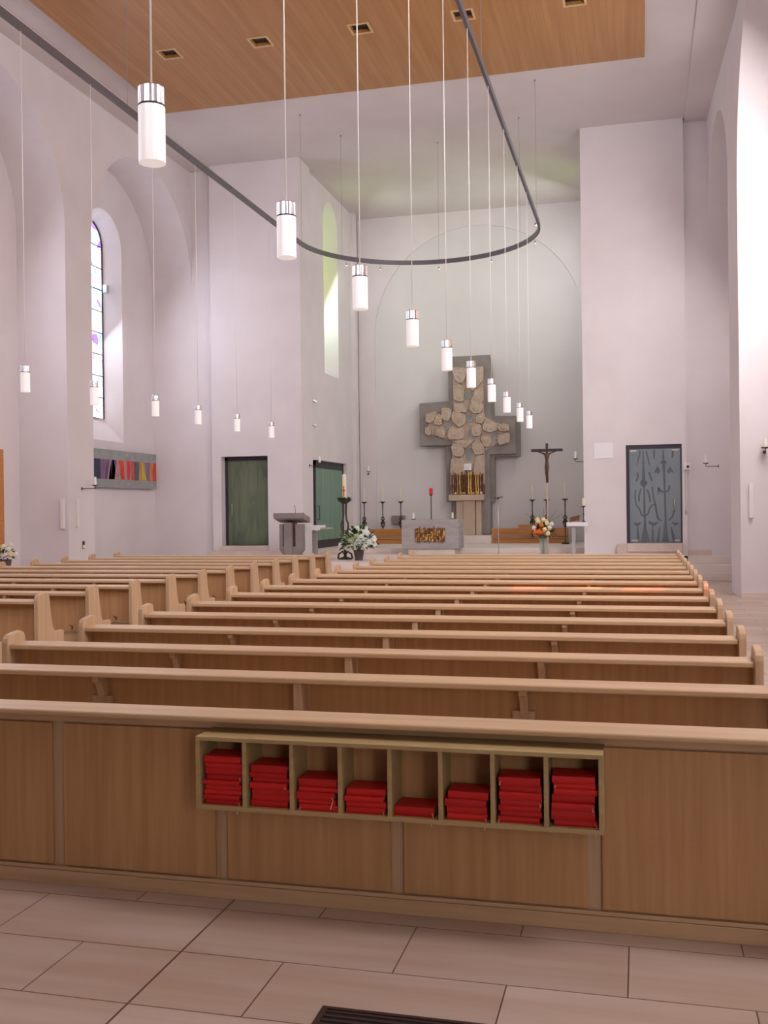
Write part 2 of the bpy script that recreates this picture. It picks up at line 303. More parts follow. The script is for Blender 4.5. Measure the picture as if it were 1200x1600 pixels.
def arched_wall(name, P, a0, a1, z0, z1, t, openings, mat, parent=None, n=24):
    """wall in the plane (a, z) of thickness t; P(a, d, z) places a point. Opening: dict(c, hw, zb, zs, [bhw, bzb, bzs]) front/back sizes, arch=True"""
    mb = MB()
    def side(o, back):
        if back: return o.get('bhw', o['hw']), o.get('bzb', o['zb']), o.get('bzs', o['zs'])
        return o['hw'], o['zb'], o['zs']
    ops_ = sorted(openings, key=lambda o: o['c'])
    for back in (0, 1):
        d = t if back else 0.0; cur = a0
        def quad(pts): mb.add([P(a, d, z) for a, z in pts], [(0, 1, 2, 3)])
        for o in ops_:
            hw, zb, zs = side(o, back); k = n if o.get('arch', True) else 1
            A = [o['c']-hw*cos(pi*i/k) for i in range(k+1)]; Z = [zs+(hw*sin(pi*i/k) if o.get('arch', True) else 0) for i in range(k+1)]
            if A[0] > cur+1e-4: quad([(cur, z0), (A[0], z0), (A[0], z1), (cur, z1)])
            for i in range(k):
                if zb > z0+1e-4: quad([(A[i], z0), (A[i+1], z0), (A[i+1], zb), (A[i], zb)])
                quad([(A[i], Z[i]), (A[i+1], Z[i+1]), (A[i+1], z1), (A[i], z1)])
            cur = A[-1]
        if cur < a1-1e-4: quad([(cur, z0), (a1, z0), (a1, z1), (cur, z1)])
    for o in ops_:      # jambs, soffit, sill
        k = n if o.get('arch', True) else 1
        loops = []
        for back in (0, 1):
            hw, zb, zs = side(o, back)
            lp = [(o['c']-hw, zb)]+[(o['c']-hw*cos(pi*i/k), zs+(hw*sin(pi*i/k) if o.get('arch', True) else 0)) for i in range(k+1)]+[(o['c']+hw, zb)]
            loops.append([P(a, t if back else 0.0, z) for a, z in lp])
        q = len(loops[0])
        for i in range(q):
            j = (i+1) % q
            if i == q-1 and side(o, 0)[1] <= z0+1e-4: continue
            sm = o.get('arch', True) and 1 <= i < q-2
            mb.add([loops[0][i], loops[0][j], loops[1][j], loops[1][i]], [(0, 1, 2, 3)], 0, False)
    e = [(a0, z0), (a1, z0), (a1, z1), (a0, z1)]
    for i in (1, 3):
        (p, q_), (r, s_) = e[i], e[(i+1) % 4]; mb.add([P(p, 0, q_), P(r, 0, s_), P(r, t, s_), P(p, t, q_)], [(0, 1, 2, 3)])
    return mb.build(name, mat, parent, recalc=False)

# ================================================================= THE ROOM
CZ = 10.4
LX, LB = -11.1, -12.2      # left nave wall face, niche back
def RX(y): return 1.53 + (24.0-y)*0.038 if y > 19 else 1.72   # right wall face runs a hair out of parallel
fl = struct(box('floor', (-13.2, 4.0, -6.2, 30.2, -0.3, 0.0), M['floor']))
ce = struct(box('ceiling', (-13.2, 4.0, -6.2, 30.2, CZ, CZ+0.4), M['ceiling']))

# left nave wall: deep arched niches, and the window wall behind them
struct(arched_wall('wall_left', lambda a, d, z: (LX-d, a, z), -6.0, 24.0, 0.0, CZ, 1.1,
    [dict(c=c, hw=2.45, zb=0.0, zs=7.35) for c in [-2.05]+LW[:3]]+[dict(c=21.549, hw=2.45, zb=0.0, zs=7.35)], M['plaster']))
struct(arched_wall('wall_left_outer', lambda a, d, z: (LB-d, a, z), -6.0, 24.6, 0.0, CZ, 0.45,
    [dict(c=c, hw=0.85, zb=3.35, zs=7.95, bhw=0.55, bzb=3.98, bzs=8.05) for c in LW], M['plaster']))
# right nave wall
struct(arched_wall('wall_right', lambda a, d, z: (RX(a)+d, a, z), -6.0, 24.0, 0.0, CZ, 1.1,
    [dict(c=c, hw=2.45, zb=0.0, zs=7.35) for c in [-1.6]+RW[:2]]+[dict(c=16.55, hw=2.45, zb=0.0, zs=7.35), dict(c=22.15, hw=1.84, zb=0.0, zs=7.9)], M['plaster']))
struct(arched_wall('wall_right_outer', lambda a, d, z: (2.80+d, a, z), -6.0, 24.6, 0.0, CZ, 0.45,
    [dict(c=c, hw=0.85, zb=3.35, zs=7.95, bhw=0.6, bzb=3.7, bzs=8.05) for c in RW], M['plaster']))
# unseen rear wall; its wide window is added for the rear fill
struct(arched_wall('wall_back', lambda a, d, z: (a, -6.0-d, z), -13.2, 4.0, 0.0, CZ, 0.4, [dict(c=-4.7, hw=3.6, zb=4.9, zs=9.5, arch=False)], M['plaster']))
struct(box('trim_1', (-11.1, 1.7, -5.95, 2.2, 3.3, 3.6), M['plaster']))  # unseen gallery slab, sized to shade the near pew and floor
struct(box('trim_2', (-11.1, 1.7, 2.1, 2.2, 3.6, 3.75), M['oak_up']))
# door walls either side of the chancel
struct(arched_wall('wall_front_left', lambda a, d, z: (a, 23.85+d, z), -10.52, -8.12, 0.52, CZ, 0.85, [dict(c=-9.655, hw=0.625, zb=0.78, zs=3.03, arch=False)], M['plaster']))
struct(box('wall_front_left_strip', (-12.2, -10.52, 24.0, 24.7, 0.0, CZ), M['plaster']))
struct(arched_wall('wall_front_right', lambda a, d, z: (a, 23.85+d, z), -1.27, 1.02, 0.0, CZ, 0.85, [dict(c=0.30, hw=0.615, zb=0.81, zs=3.05, arch=False)], M['plaster']))
struct(box('wall_front_right_strip', (1.02, 2.8, 24.0, 24.7, 0.0, CZ), M['plaster']))
# chancel walls
CH = dict(c=26.78, hw=0.66, zb=5.35, zs=9.45, bhw=0.42, bzb=5.9, bzs=9.4)
struct(arched_wall('wall_chancel_left', lambda a, d, z: (-8.22-d, a, z), 24.7, 29.9, 0.0, CZ, 0.55, [CH], M['plaster']))
struct(arched_wall('wall_chancel_right', lambda a, d, z: (-1.25+d, a, z), 24.7, 29.9, 0.0, CZ, 0.55, [CH], M['plaster']))
struct(box('wall_altar', (-8.8, -0.7, 29.55, 29.9, 0.0, CZ), M['altar_plaster']))
struct(arched_wall('wall_altar_surround', lambda a, d, z: (a, 29.50+d, z), -8.2, -1.25, 0.52, CZ, 0.05, [dict(c=-4.6, hw=3.1, zb=0.52, zs=6.85)], M['plaster'], n=48))
struct(box('trim_3', (-8.22, -8.10, 28.75, 29.0, 0.65, CZ), M['plaster']))
# lowered ceiling borders
struct(box('trim_4', (-11.1, -10.55, 1.4, 24.0, CZ-0.06, CZ), M['ceiling']))
struct(box('trim_5', (1.05, 1.72, 1.4, 24.0, CZ-0.06, CZ), M['ceiling']))
# chancel steps and floor
struct(MB().box(-11.1, 0.4, 20.2, 24.0, 0, 0.17).box(-11.1, 0.4, 20.55, 24.0, 0.17, 0.34).box(-11.1, 0.4, 20.9, 24.0, 0.34, 0.52)
       .box(0.4, 2.8, 23.15, 24.0, 0, 0.17).box(0.4, 2.8, 23.5, 24.0, 0.17, 0.34).box(0.4, 2.8, 23.85, 24.0, 0.34, 0.52)
       .box(-8.22, -1.25, 24.0, 29.5, 0.0, 0.52).build('steps_chancel', M['pale_stone'], bevel=0.008))
struct(MB().box(-8.22, -1.25, 25.3, 29.5, 0.52, 0.65).box(-5.55, -4.08, 28.3, 29.5, 0.65, 0.88).build('steps_altar', M['pale_stone'], bevel=0.006))
struct(MB().box(-10.5, -8.15, 23.5, 23.85, 0.52, 0.66).build('trim_6', M['pink_stone'], bevel=0.005))
struct(MB().box(-10.27, -9.04, 23.78, 24.3, 0.66, 0.78).build('trim_7', M['pink_stone'], bevel=0.005))
struct(MB().box(-0.53, 0.92, 23.70, 23.85, 0.52, 0.79).box(-0.3, 0.90, 23.66, 24.05, 0.62, 0.81).build('trim_8', M['pink_stone'], bevel=0.005))
struct(MB().box(1.72, 2.78, 18.97, 19.0, 0.0, 0.10).build('baseboard_right', M['pale_stone']))
struct(MB().box(1.03, 1.55, 23.98, 24.0, 0.52, 0.64).build('baseboard_front', M['pink_stone']))

# timber ceiling field with recessed spotlights
SPX = [-8.53, -6.70, -4.79, -2.92, -1.00]; SPY = 17.60; h = 0.16
mb = MB(); xs = [-9.9]+[v for x in SPX for v in (x-h, x+h)]+[0.17]
for i in range(len(xs)-1):
    if i % 2: mb.box(xs[i], xs[i+1], 1.5, SPY-h, 10.30, 10.38).box(xs[i], xs[i+1], SPY+h, 20.2, 10.30, 10.38)
    else: mb.box(xs[i], xs[i+1], 1.5, 20.2, 10.30, 10.38)
struct(mb.build('ceiling_timber_field', M['timber']))
WORDS = ['first', 'second', 'third', 'fourth', 'fifth', 'sixth', 'seventh', 'eighth', 'ninth', 'tenth', 'eleventh', 'twelfth', 'thirteenth', 'fourteenth', 'fifteenth', 'sixteenth', 'seventeenth']
for i, x in enumerate(SPX):
    t = thing('ceiling_spotlight', ['leftmost square recessed spotlight in the timber ceiling', 'second square recessed spotlight from the left in timber ceiling', 'middle square recessed spotlight in the timber ceiling', 'fourth square recessed spotlight, beside the curved rail', 'rightmost square recessed spotlight in the timber ceiling'][i], 'ceiling light', (x, SPY, 10.3), 'square recessed ceiling spotlights')
    g = MB(); a, b = 0.16, 0.20
    g.box(-b, b, -b, -a, -0.012, 0.0).box(-b, b, a, b, -0.012, 0.0).box(-b, -a, -a, a, -0.012, 0.0).box(a, b, -a, a, -0.012, 0.0); g.build('frame', M['frame_wood'], t)
    MB().box(-a+.002, a-.002, -a+.002, a-.002, 0.06, 0.078).build('lamp_glass', M['spot_dark'], t)

# ---------------------------------------------------------------- windows
def arch_pane(c, hw, zb, zs, P, d0, d1, n=20):
    pts = [(c-hw, zb)]+[(c-hw*cos(pi*i/n), zs+hw*sin(pi*i/n)) for i in range(n+1)]+[(c+hw, zb)]
    q = len(pts); vs_ = [P(a, d0, z) for a, z in pts]+[P(a, d1, z) for a, z in pts]
    return vs_, [tuple(range(q))[::-1], tuple(range(q, 2*q))]+[(i, (i+1) % q, q+(i+1) % q, q+i) for i in range(q)]
wn = [0]
def window(P, c, hw, zb, zs, glass, bars=True, latch=False):
    wn[0] += 1
    f = MB(); n = 20; pts = [(c-hw, zb)]+[(c-hw*cos(pi*i/n), zs+hw*sin(pi*i/n)) for i in range(n+1)]+[(c+hw, zb)]
    f.tube([P(a, 0, z) for a, z in pts+[pts[0]]], 0.022, 6, cap=False)
    if bars:
        z = zb+0.5
        while z < zs+hw-0.1:
            w = hw if z <= zs else sqrt(max(0.01, hw*hw-(z-zs)**2)); f.tube([P(c-w, 0.0, z), P(c+w, 0.0, z)], 0.014, 5); z += 0.52
    fo = struct(f.build('window_%d' % wn[0], M['door_frame']))
    vs_, fs = arch_pane(c, hw, zb, zs, P, 0.012, 0.022)
    MB().add(vs_, fs).build('pane', glass, fo)
    if bars:   # lead cames
        g = MB(); r = random.Random(wn[0])
        for k in range(26):
            z = r.uniform(zb+0.1, zs+0.1); a = c+r.uniform(-hw*.8, hw*.8); g.tube([P(a, 0.006, z), P(max(c-hw*.95, min(c+hw*.95, a+r.uniform(-.3, .3))), 0.006, z+r.uniform(-.35, .35))], 0.007, 4)
        g.build('lead_came', M['rubber'], fo)
    if latch:
        MB().box(-12.50, -12.40, 22.02, 22.14, 6.95, 7.14).build('window_opener', M['steel'], fo)
    return fo
for c in LW: window(lambda a, d, z: (LB-0.38-d, a, z), c, 0.58, 3.92, 8.04, M['glass_blue'], latch=(c > 20))
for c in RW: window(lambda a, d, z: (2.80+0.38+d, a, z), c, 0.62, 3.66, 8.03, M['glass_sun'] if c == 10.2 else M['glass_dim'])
window(lambda a, d, z: (-8.22-0.5-d, a, z), CH['c'], 0.43, 5.86, 9.4, M['glass_green'], bars=False)
window(lambda a, d, z: (-1.25+0.5+d, a, z), CH['c'], 0.43, 5.86, 9.4, M['glass_green'], bars=False)

# ---------------------------------------------------------------- doors
d = struct(MB().box(-10.28, -10.22, 24.10, 24.20, 0.78, 3.03).box(-9.08, -9.035, 24.10, 24.20, 0.78, 3.03).box(-10.28, -9.035, 24.10, 24.20, 2.93, 3.03).build('door_1', M['door_frame']))
MB().box(-10.225, -9.075, 24.13, 24.17, 0.781, 2.935).build('door_leaf', M['green_door'], d)
MB().tube([(-10.10, 24.09, 1.42), (-10.10, 24.09, 1.85)], 0.011).box(-10.107, -10.093, 24.09, 24.13, 1.45, 1.47).box(-10.107, -10.093, 24.09, 24.13, 1.80, 1.82).build('door_handle', M['steel'], d)
d = struct(MB().box(-0.315, -0.24, 23.88, 23.95, 0.81, 3.05).box(0.885, 0.915, 23.88, 23.95, 0.81, 3.05).box(-0.24, 0.885, 23.88, 23.95, 2.965, 3.05).build('door_2', M['door_frame']))
MB().box(-0.245, 0.89, 23.90, 23.94, 0.812, 2.97).build('door_leaf', M['door_glass'], d)
MB().tube([(0.745, 23.86, 1.52), (0.745, 23.86, 1.83)], 0.011).box(0.738, 0.752, 23.86, 23.90, 1.55, 1.565).box(0.738, 0.752, 23.86, 23.90, 1.79, 1.805).build('door_handle', M['steel'], d)
MB().box(-0.22, -0.08, 23.89, 23.90, 2.90, 2.935).box(0.70, 0.85, 23.89, 23.90, 2.90, 2.935).box(-0.20, -0.06, 23.89, 23.90, 0.85, 0.88).box(0.74, 0.85, 23.89, 23.90, 0.85, 0.88).build('hinge_plate', M['pink_stone'], d)
# etched plant-like motif
e = MB(); fy = 23.897
fk = [0]
def flat(pts, y=fy):
    fk[0] += 1; e.prism(pts, 'y', y-0.001-0.00002*fk[0], y+0.004)
def px(u, v): return (-0.30+(u-150)/750*1.20, 3.05-(v-105)/1310*2.24)   # crop of the door, in its own width and height
def ribbon(pts, w):
    pts = [px(*p) for p in pts]; L_, R_ = [], []
    for i, p in enumerate(pts):
        a = pts[max(i-1, 0)]; b = pts[min(i+1, len(pts)-1)]; tx, tz = b[0]-a[0], b[1]-a[1]; l = math.hypot(tx, tz) or 1
        ww = (w[i] if isinstance(w, list) else w)*0.0016*0.5; L_.append((p[0]-tz/l*ww, p[1]+tx/l*ww)); R_.append((p[0]+tz/l*ww, p[1]-tx/l*ww))
    for i in range(len(pts)-1): flat([L_[i], L_[i+1], R_[i+1], R_[i]])
ribbon([(380, 180), (380, 330), (385, 560), (390, 700), (390, 1000), (395, 1100), (395, 1400)], [22, 26, 40, 26, 30, 26, 60])
flat([px(*p) for p in ((350, 345), (380, 320), (412, 345), (380, 370))]); flat([px(*p) for p in ((330, 610), (380, 545), (440, 610), (385, 695))])
ribbon([(657, 180), (657, 300), (662, 360), (668, 600), (672, 740), (676, 900), (680, 1100), (672, 1400)], [18, 30, 40, 26, 24, 26, 26, 90])
flat([px(*p) for p in ((608, 345), (657, 300), (715, 345), (660, 385))]); flat([px(*p) for p in ((520, 490), (575, 390), (615, 450), (590, 500), (555, 470))]); flat([px(*p) for p in ((700, 470), (745, 390), (805, 490), (760, 470), (730, 500))])
ribbon([(340, 180), (325, 260), (290, 380)], [26, 30, 14]); ribbon([(420, 180), (440, 260), (470, 380)], [26, 30, 14]); ribbon([(530, 180), (530, 300)], [40, 18]); ribbon([(790, 180), (780, 290)], [36, 18])
ribbon([(300, 470), (310, 520), (280, 590)], 24); ribbon([(460, 470), (475, 530), (500, 590)], 24)
ribbon([(345, 690), (318, 780), (318, 860)], 26); ribbon([(430, 700), (460, 780), (470, 870)], 26); ribbon([(270, 700), (262, 800), (275, 900), (320, 960), (350, 1040), (390, 1060)], 22)
ribbon([(500, 660), (515, 800), (540, 900), (560, 1020), (575, 1090), (625, 1125)], [18, 22, 26, 24, 30, 14]); ribbon([(400, 1060), (440, 1020), (465, 950), (500, 910), (560, 905)], 20)
ribbon([(575, 770), (590, 680), (610, 720), (668, 745), (725, 720), (740, 650)], [14, 30, 28, 24, 26, 26]); ribbon([(790, 990), (780, 1060), (720, 1120)], 22)
ribbon([(245, 1150), (290, 1175), (335, 1140)], [26, 40, 20]); ribbon([(445, 1130), (510, 1175), (575, 1140)], [24, 56, 20]); ribbon([(770, 1140), (810, 1170), (850, 1150)], [20, 46, 20])
for a, b in ((395, 350), (395, 445), (500, 500), (600, 570), (750, 800), (290, 300)):
    ribbon([(a, 1200), ((a+b)/2, 1300), (b, 1400)], [16, 34, 40])
e.build('etched_motif', M['etch'], d)
d = struct(MB().box(-8.221, -8.17, 25.0, 25.09, 0.70, 2.95).box(-8.221, -8.17, 27.55, 27.62, 0.70, 2.95).box(-8.221, -8.17, 25.0, 27.62, 2.76, 2.95).box(-8.221, -8.17, 25.0, 27.62, 0.65, 0.86).build('door_3', M['door_frame']))
MB().box(-8.22, -8.185, 25.09, 27.55, 0.86, 2.76).build('door_leaf', M['green_door2'], d)
MB().tube([(-8.185, 25.22, 1.75), (-8.12, 25.22, 1.75), (-8.12, 25.22, 1.4), (-8.185, 25.22, 1.4)], 0.012).build('door_handle', M['door_frame'], d)
struct(MB().box(-8.22, -8.08, 25.0, 27.7, 2.95, 3.03).box(-8.22, -8.08, 27.62, 27.75, 0.65, 2.95).build('trim_9', M['plaster']))

# ================================================================= PEWS
EP = [(-0.02, 0.0), (-0.02, 0.83), (-0.012, 0.86), (0.01, 0.882), (0.05, 0.89), (0.13, 0.90), (0.165, 0.885), (0.18, 0.85), (0.20, 0.70), (0.235, 0.56), (0.265, 0.52), (0.31, 0.51), (0.41, 0.51), (0.425, 0.495), (0.43, 0.0)]
def end_panel(x0, x1, parent): return MB().prism(EP, 'x', x0, x1).build('end_panel', M['oak_up'], parent, bevel=0.007)
def make_pew(x0, x1, label, group):
    """origin at the rear lip, on the floor; x0..x1 local"""
    t = thing('church_pew', label, 'pew', group=group); T = 0.045; c = (x0+x1)/2; a, b = x0+T, x1-T
    end_panel(x0, a, t); end_panel(b, x1, t)
    MB().prism([(0.0, 0.794), (0.0, 0.817), (0.006, 0.821), (0.130, 0.832), (0.137, 0.828), (0.137, 0.806), (0.006, 0.791)], 'x', a+.001, b-.001).build('book_ledge', M['oak'], t, bevel=0.004)
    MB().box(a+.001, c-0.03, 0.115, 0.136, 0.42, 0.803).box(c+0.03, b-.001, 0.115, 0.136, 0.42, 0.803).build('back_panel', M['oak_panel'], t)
    MB().box(a+.001, b-.001, 0.156, 0.44, 0.435, 0.465).build('seat', M['oak'], t, bevel=0.006)
    MB().box(a+.001, b-.001, 0.16, 0.185, 0.30, 0.395).build('seat_rail', M['oak'], t)
    MB().prism([(0.012, 0.30), (0.012, 0.791), (0.128, 0.803), (0.128, 0.02), (0.10, 0.0), (0.40, 0.0), (0.40, 0.43), (0.16, 0.43), (0.16, 0.30)][:3]+[(0.136, 0.803), (0.136, 0.435), (0.42, 0.434), (0.42, 0.0), (0.05, 0.0)], 'x', c-0.022, c+0.022).build('centre_divider', M['oak_up'], t, bevel=0.003)
    for s in (-1, 1):
        bx = c+s*1.13
        br = MB().box(bx-0.06, bx+0.05, 0.085, 0.114, 0.422, 0.68).build('bracket_block', M['oak_up'], t, bevel=0.003)
        MB().prism([(0.015, 0.791), (0.015, 0.765), (0.045, 0.75), (0.068, 0.71), (0.075, 0.665), (0.114, 0.665), (0.114, 0.791)], 'x', bx-0.022, bx+0.018).build('ledge_bracket', M['oak_up'], br, bevel=0.003)
    for hx in (a+0.55, b-0.24):
        MB().tube([(hx, 0.116, 0.470), (hx, 0.095, 0.470), (hx, 0.085, 0.485)], 0.004, 6).tube([(hx+.015, 0.116, 0.465), (hx+.015, 0.095, 0.455), (hx+.015, 0.10, 0.435)], 0.006, 6).build('hat_hook', M['hook'], t)
    return t
X0, X1 = -3.99, 0.625
def Y(k): return 3.90+0.91*(k-1)
first = None
for k in range(2, 17):
    lab = 'oak pew of the long right-hand block, %s row behind the shelf front' % WORDS[k-2]
    zs_ = 0.985+0.03*min(1, max(0, (k-3)/6))
    if k == 16: lab = 'front oak pew of the right-hand block, nearest the altar'
    if first is None:
        first = make_pew(X0, X1, lab, 'oak pews of the right-hand block'); first.location = (0, Y(k), 0); first.scale.z = zs_
    else: dup(first, (0, Y(k), 0), lab).scale.z = zs_
first = None
for k in range(5, 17):
    lab = 'oak pew of the left-hand block, %s row counted from the front' % WORDS[16-k]
    if first is None:
        first = make_pew(-9.80, -5.505, lab, 'oak pews of the left-hand block'); first.location = (0, Y(k), 0)
    else: dup(first, (0, Y(k), 0), lab)
# rear-most pew: closed panelled back
t = thing('panelled_pew', 'rearmost pew with closed panelled oak back holding the red-book shelf', 'pew', (0, Y(1), 0))
end_panel(X0, X0+.045, t); end_panel(X1-.045, X1, t)
a, b = X0+.046, X1-.046
MB().prism([(0.0, 0.777), (0.0, 0.792), (0.006, 0.796), (0.150, 0.806), (0.157, 0.80), (0.157, 0.776), (0.006, 0.773)], 'x', a, b).build('book_ledge', M['oak'], t, bevel=0.004)
seams = [a, -3.34, -2.53, -1.75, -0.98, -0.19, b]
MB().box(a, b, 0.125, 0.165, 0.0, 0.774).build('back_frame', M['oak_up'], t)
MB().box(a, b, 0.105, 0.125, 0.0, 0.062).build('plinth', M['oak'], t, bevel=0.003)
MB().box(a, b, 0.112, 0.125, 0.725, 0.772).build('top_rail', M['oak'], t, bevel=0.002)
MB().box(a, b, 0.105, 0.125, 0.064, 0.08).build('bottom_rail', M['oak'], t, bevel=0.002)
for i in range(len(seams)-1):
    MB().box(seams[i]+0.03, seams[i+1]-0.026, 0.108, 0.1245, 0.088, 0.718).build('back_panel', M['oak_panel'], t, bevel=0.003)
MB().box(a, b, 0.17, 0.45, 0.435, 0.465).build('seat', M['oak'], t, bevel=0.006)
MB().box(-1.66, -1.61, 0.17, 0.42, 0.0, 0.434).build('centre_divider', M['oak_up'], t)

# ---- shelf with red books
SY = Y(1)+0.105
sh = thing('book_shelf', 'shallow oak pigeonhole shelf of eight compartments hung on the pew back', 'shelf', (0, SY, 0))
D0 = -0.185; sx0, sx1, sz0, sz1 = -1.775, -0.145, 0.435, 0.732; w = 0.017
MB().box(sx0, sx1, D0, 0, sz1-w, sz1).build('top', M['oak_green'], sh, bevel=0.0015)
MB().box(sx0, sx1, D0, 0, sz0, sz0+w).build('bottom', M['oak_green'], sh, bevel=0.0015)
MB().box(sx0, sx0+w, D0, 0, sz0+w, sz1-w).build('side_panel', M['oak_green'], sh)
MB().box(sx1-w, sx1, D0, 0, sz0+w, sz1-w).build('side_panel', M['oak_green'], sh)
MB().box(sx0+w, sx1-w, -0.006, 0, sz0+w, sz1-w).build('back_board', M['oak_panel'], sh)
cw = (sx1-sx0-w)/8
for i in range(1, 8): MB().box(sx0+i*cw, sx0+i*cw+w, D0+.004, -0.006, sz0+w, sz1-w).build('divider', M['oak_green'], sh)
stacks = [[.020, .020, .020, .022, .017, .026, .024, .020, .028], [.029, .024, .024, .023, .019, .023, .029], [.026, .018, .030, .019, .032],
          [.025, .025, .020, .027], [.037], [.025, .028, .028, .029], [.025, .021, .022, .024, .028, .025, .031], [.025, .038, .026, .031, .022, .022, .026]]
rb = random.Random(3)
CW = ['far left', 'second', 'third', 'fourth', 'fifth', 'sixth', 'seventh', 'far right']
for i, st in enumerate(stacks):
    z = sz0+w; cx = sx0+w+i*cw+(cw-w)/2
    for j, th in enumerate(st):
        bw = 0.158+rb.uniform(-.004, .004)
        dx = rb.uniform(-1, 1)*0.007; rz = rb.uniform(-.02, .02); dp = 0.125+rb.uniform(-.004, .004)
        if len(st) == 1: lab = 'single red book lying alone in the fifth shelf compartment'
        else:
            pos = 'bottom book' if j == 0 else ('top book' if j == len(st)-1 else '%s from the bottom' % WORDS[j])
            lab = 'red book in the %s shelf compartment, %s of its stack' % (CW[i], pos)
        bk = thing('hymn_book', lab, 'book', (cx+dx, SY+D0+0.018+rb.uniform(-.006, .008)+0.0655, z), 'red books in the shelf', rz)
        # spine towards the viewer, rounded
        prof = [(-bw/2, -dp/2), (bw/2, -dp/2), (bw/2, dp/2), (-bw/2, dp/2)]
        c_ = MB().box(-bw/2, bw/2, -dp/2, dp/2, 0, 0.0025).box(-bw/2, bw/2, -dp/2, dp/2, th-0.0029, th-0.0004)
        n = 6; sp = [(-dp/2-0.004*sin(pi*q/n), 0.0004+(th-0.0008)*q/n) for q in range(n+1)]+[(-dp/2+0.003, th-0.0005), (-dp/2+0.003, 0.0005)]
        c_.prism(sp, 'x', -bw/2, bw/2); c_.build('cover', M['book'], bk)
        MB().box(-bw/2+.004, bw/2-.004, -dp/2+.004, dp/2-.005, 0.0026, th-0.003).build('page_block', M['pages'], bk)
        if (i, j) in ((0, 0), (0, 5), (1, 3), (2, 0), (2, 2), (3, 0), (4, 0), (5, 0), (6, 0), (6, 3), (6, 6), (7, 0), (7, 2), (7, 5)):
            sgn = -1 if (i, j) in ((2, 0), (6, 0), (6, 6), (7, 5)) else 1
            x_ = sgn*(bw/2-0.012); hz = 0.03 if (i, j) in ((0, 0), (2, 2), (4, 0), (7, 0), (5, 0)) else 0.0
            MB().tube([(x_, -dp/2+.01, th*.5), (x_+sgn*.004, -dp/2-.006, th*.5), (x_+sgn*.009, -dp/2-.010, 0.004), (x_+sgn*.004, -dp/2-.012 if not hz else -dp/2-.026, -hz+.003)], 0.0013, 5).build('ribbon', M['ribbon'], bk)
        z += th

# ================================================================= PENDANT LAMPS AND RAIL
RR = 2.615; CXR = -4.6; YC = 21.2
path = [(CXR+RR, y) for y in (2.6, 8, 14)]+[(CXR+RR*cos(pi*i/40), YC+RR*sin(pi*i/40)) for i in range(41)]+[(CXR-RR, y) for y in (14, 8, 2.6)]
mb = MB(); rows = []
for i, (x, y) in enumerate(path):
    a_ = Vector(path[max(i-1, 0)]); b_ = Vector(path[min(i+1, len(path)-1)]); tt = (b_-a_).normalized(); nx, ny = tt.y*0.022, -tt.x*0.022
    rows += [(x+nx, y+ny, 7.50), (x-nx, y-ny, 7.50), (x-nx, y-ny, 7.60), (x+nx, y+ny, 7.60)]
n_ = len(path)
mb.add(rows, [(4*i+j, 4*i+(j+1) % 4, 4*i+4+(j+1) % 4, 4*i+4+j) for i in range(n_-1) for j in range(4)]+[(0, 1, 2, 3), (4*n_-4, 4*n_-3, 4*n_-2, 4*n_-1)])
rail = thing('lighting_rail', 'long dark grey hairpin-shaped lighting rail hung from the ceiling', 'rail', (0, 0, 0))
mb.build('track', M['rail'], rail)
for (x, y) in ((-2.0, 20.9), (-2.55, 22.8), (-4.6, 23.8), (-6.7, 22.75), (-7.2, 21.3), (-2.0, 13.5), (-7.22, 13.5), (-7.22, 8), (-2.0, 6)):
    zt = CZ if y > 20.3 else 10.30
    MB().tube([(x, y, 7.6), (x, y, zt-0.02)], 0.0035, 5).lathe([(0.02, -0.03), (0.02, 0.0)], (x, y, zt), 10).build('suspension_wire', M['wire'], rail)
for (x, y) in ((-6.62, 22.83), (-5.95, 23.42), (-4.6, 23.8), (-3.3, 23.45), (-2.15, 22.1), (-2.0, 20.7)):
    MB().tube([(x, y, 7.50), (x, y, 7.44)], 0.006, 6).lathe([(0.0, -0.06), (0.022, -0.045), (0.03, -0.01), (0.018, 0.02), (0.0, 0.03)], (x, y, 7.40), 10).build('rail_end_stop', M['chrome'], rail)
def lamp(label):
    t = thing('pendant_lamp', label, 'pendant lamp', group='cylinder pendant lamps on the hairpin rail')
    MB().lathe([(0.0565, 0.0), (0.0565, 0.235), (0.050, 0.235), (0.050, 0.003), (0.0565, 0.0)], (0, 0, 0), 28).build('lamp_shade', M['shade'], t)
    MB().lathe([(0.0, 0.2355), (0.0572, 0.2355), (0.0572, 0.2435), (0.0, 0.2435)], (0, 0, 0), 28).build('collar_ring', M['rubber'], t)
    MB().lathe([(0.0, 0.2436), (0.056, 0.2436), (0.056, 0.315), (0.052, 0.320), (0.0, 0.320)], (0, 0, 0), 28).build('cap', M['chrome'], t)
    MB().tube([(0, 0, 0.320), (0, 0, 7.4995-3.125)], 0.0045, 8).build('cord', M['cord'], t)
    MB().lathe([(0.0, 0.0), (0.022, 0.03), (0.024, 0.12), (0.0, 0.125)], (0, 0, 0.03), 12).build('bulb', M['wax_white'], t)
    return t
LZ = 3.125; first = lamp('nearest and largest hanging cylinder lamp of the right row'); first.location = (-1.985, 3.92, LZ)
for i, y in enumerate((5.6, 7.2, 8.97, 10.65, 12.25, 14.0, 15.65, 17.4, 18.9)):
    dup(first, (-1.985, y, LZ), 'hanging cylinder lamp of the right row, %s from the nearest' % WORDS[i+1])
for i, y in enumerate((10.85, 12.45, 14.25, 15.8, 17.5, 19.3)):
    dup(first, (-7.215, y, LZ), ['leftmost small hanging cylinder lamp at left picture edge', 'hanging cylinder lamp beside the arched stained window', 'hanging cylinder lamp in front of the window niche jamb', 'hanging cylinder lamp before the corner left of green door', 'hanging cylinder lamp above the olive door, left one', 'hanging cylinder lamp above the olive door, right one'][i])

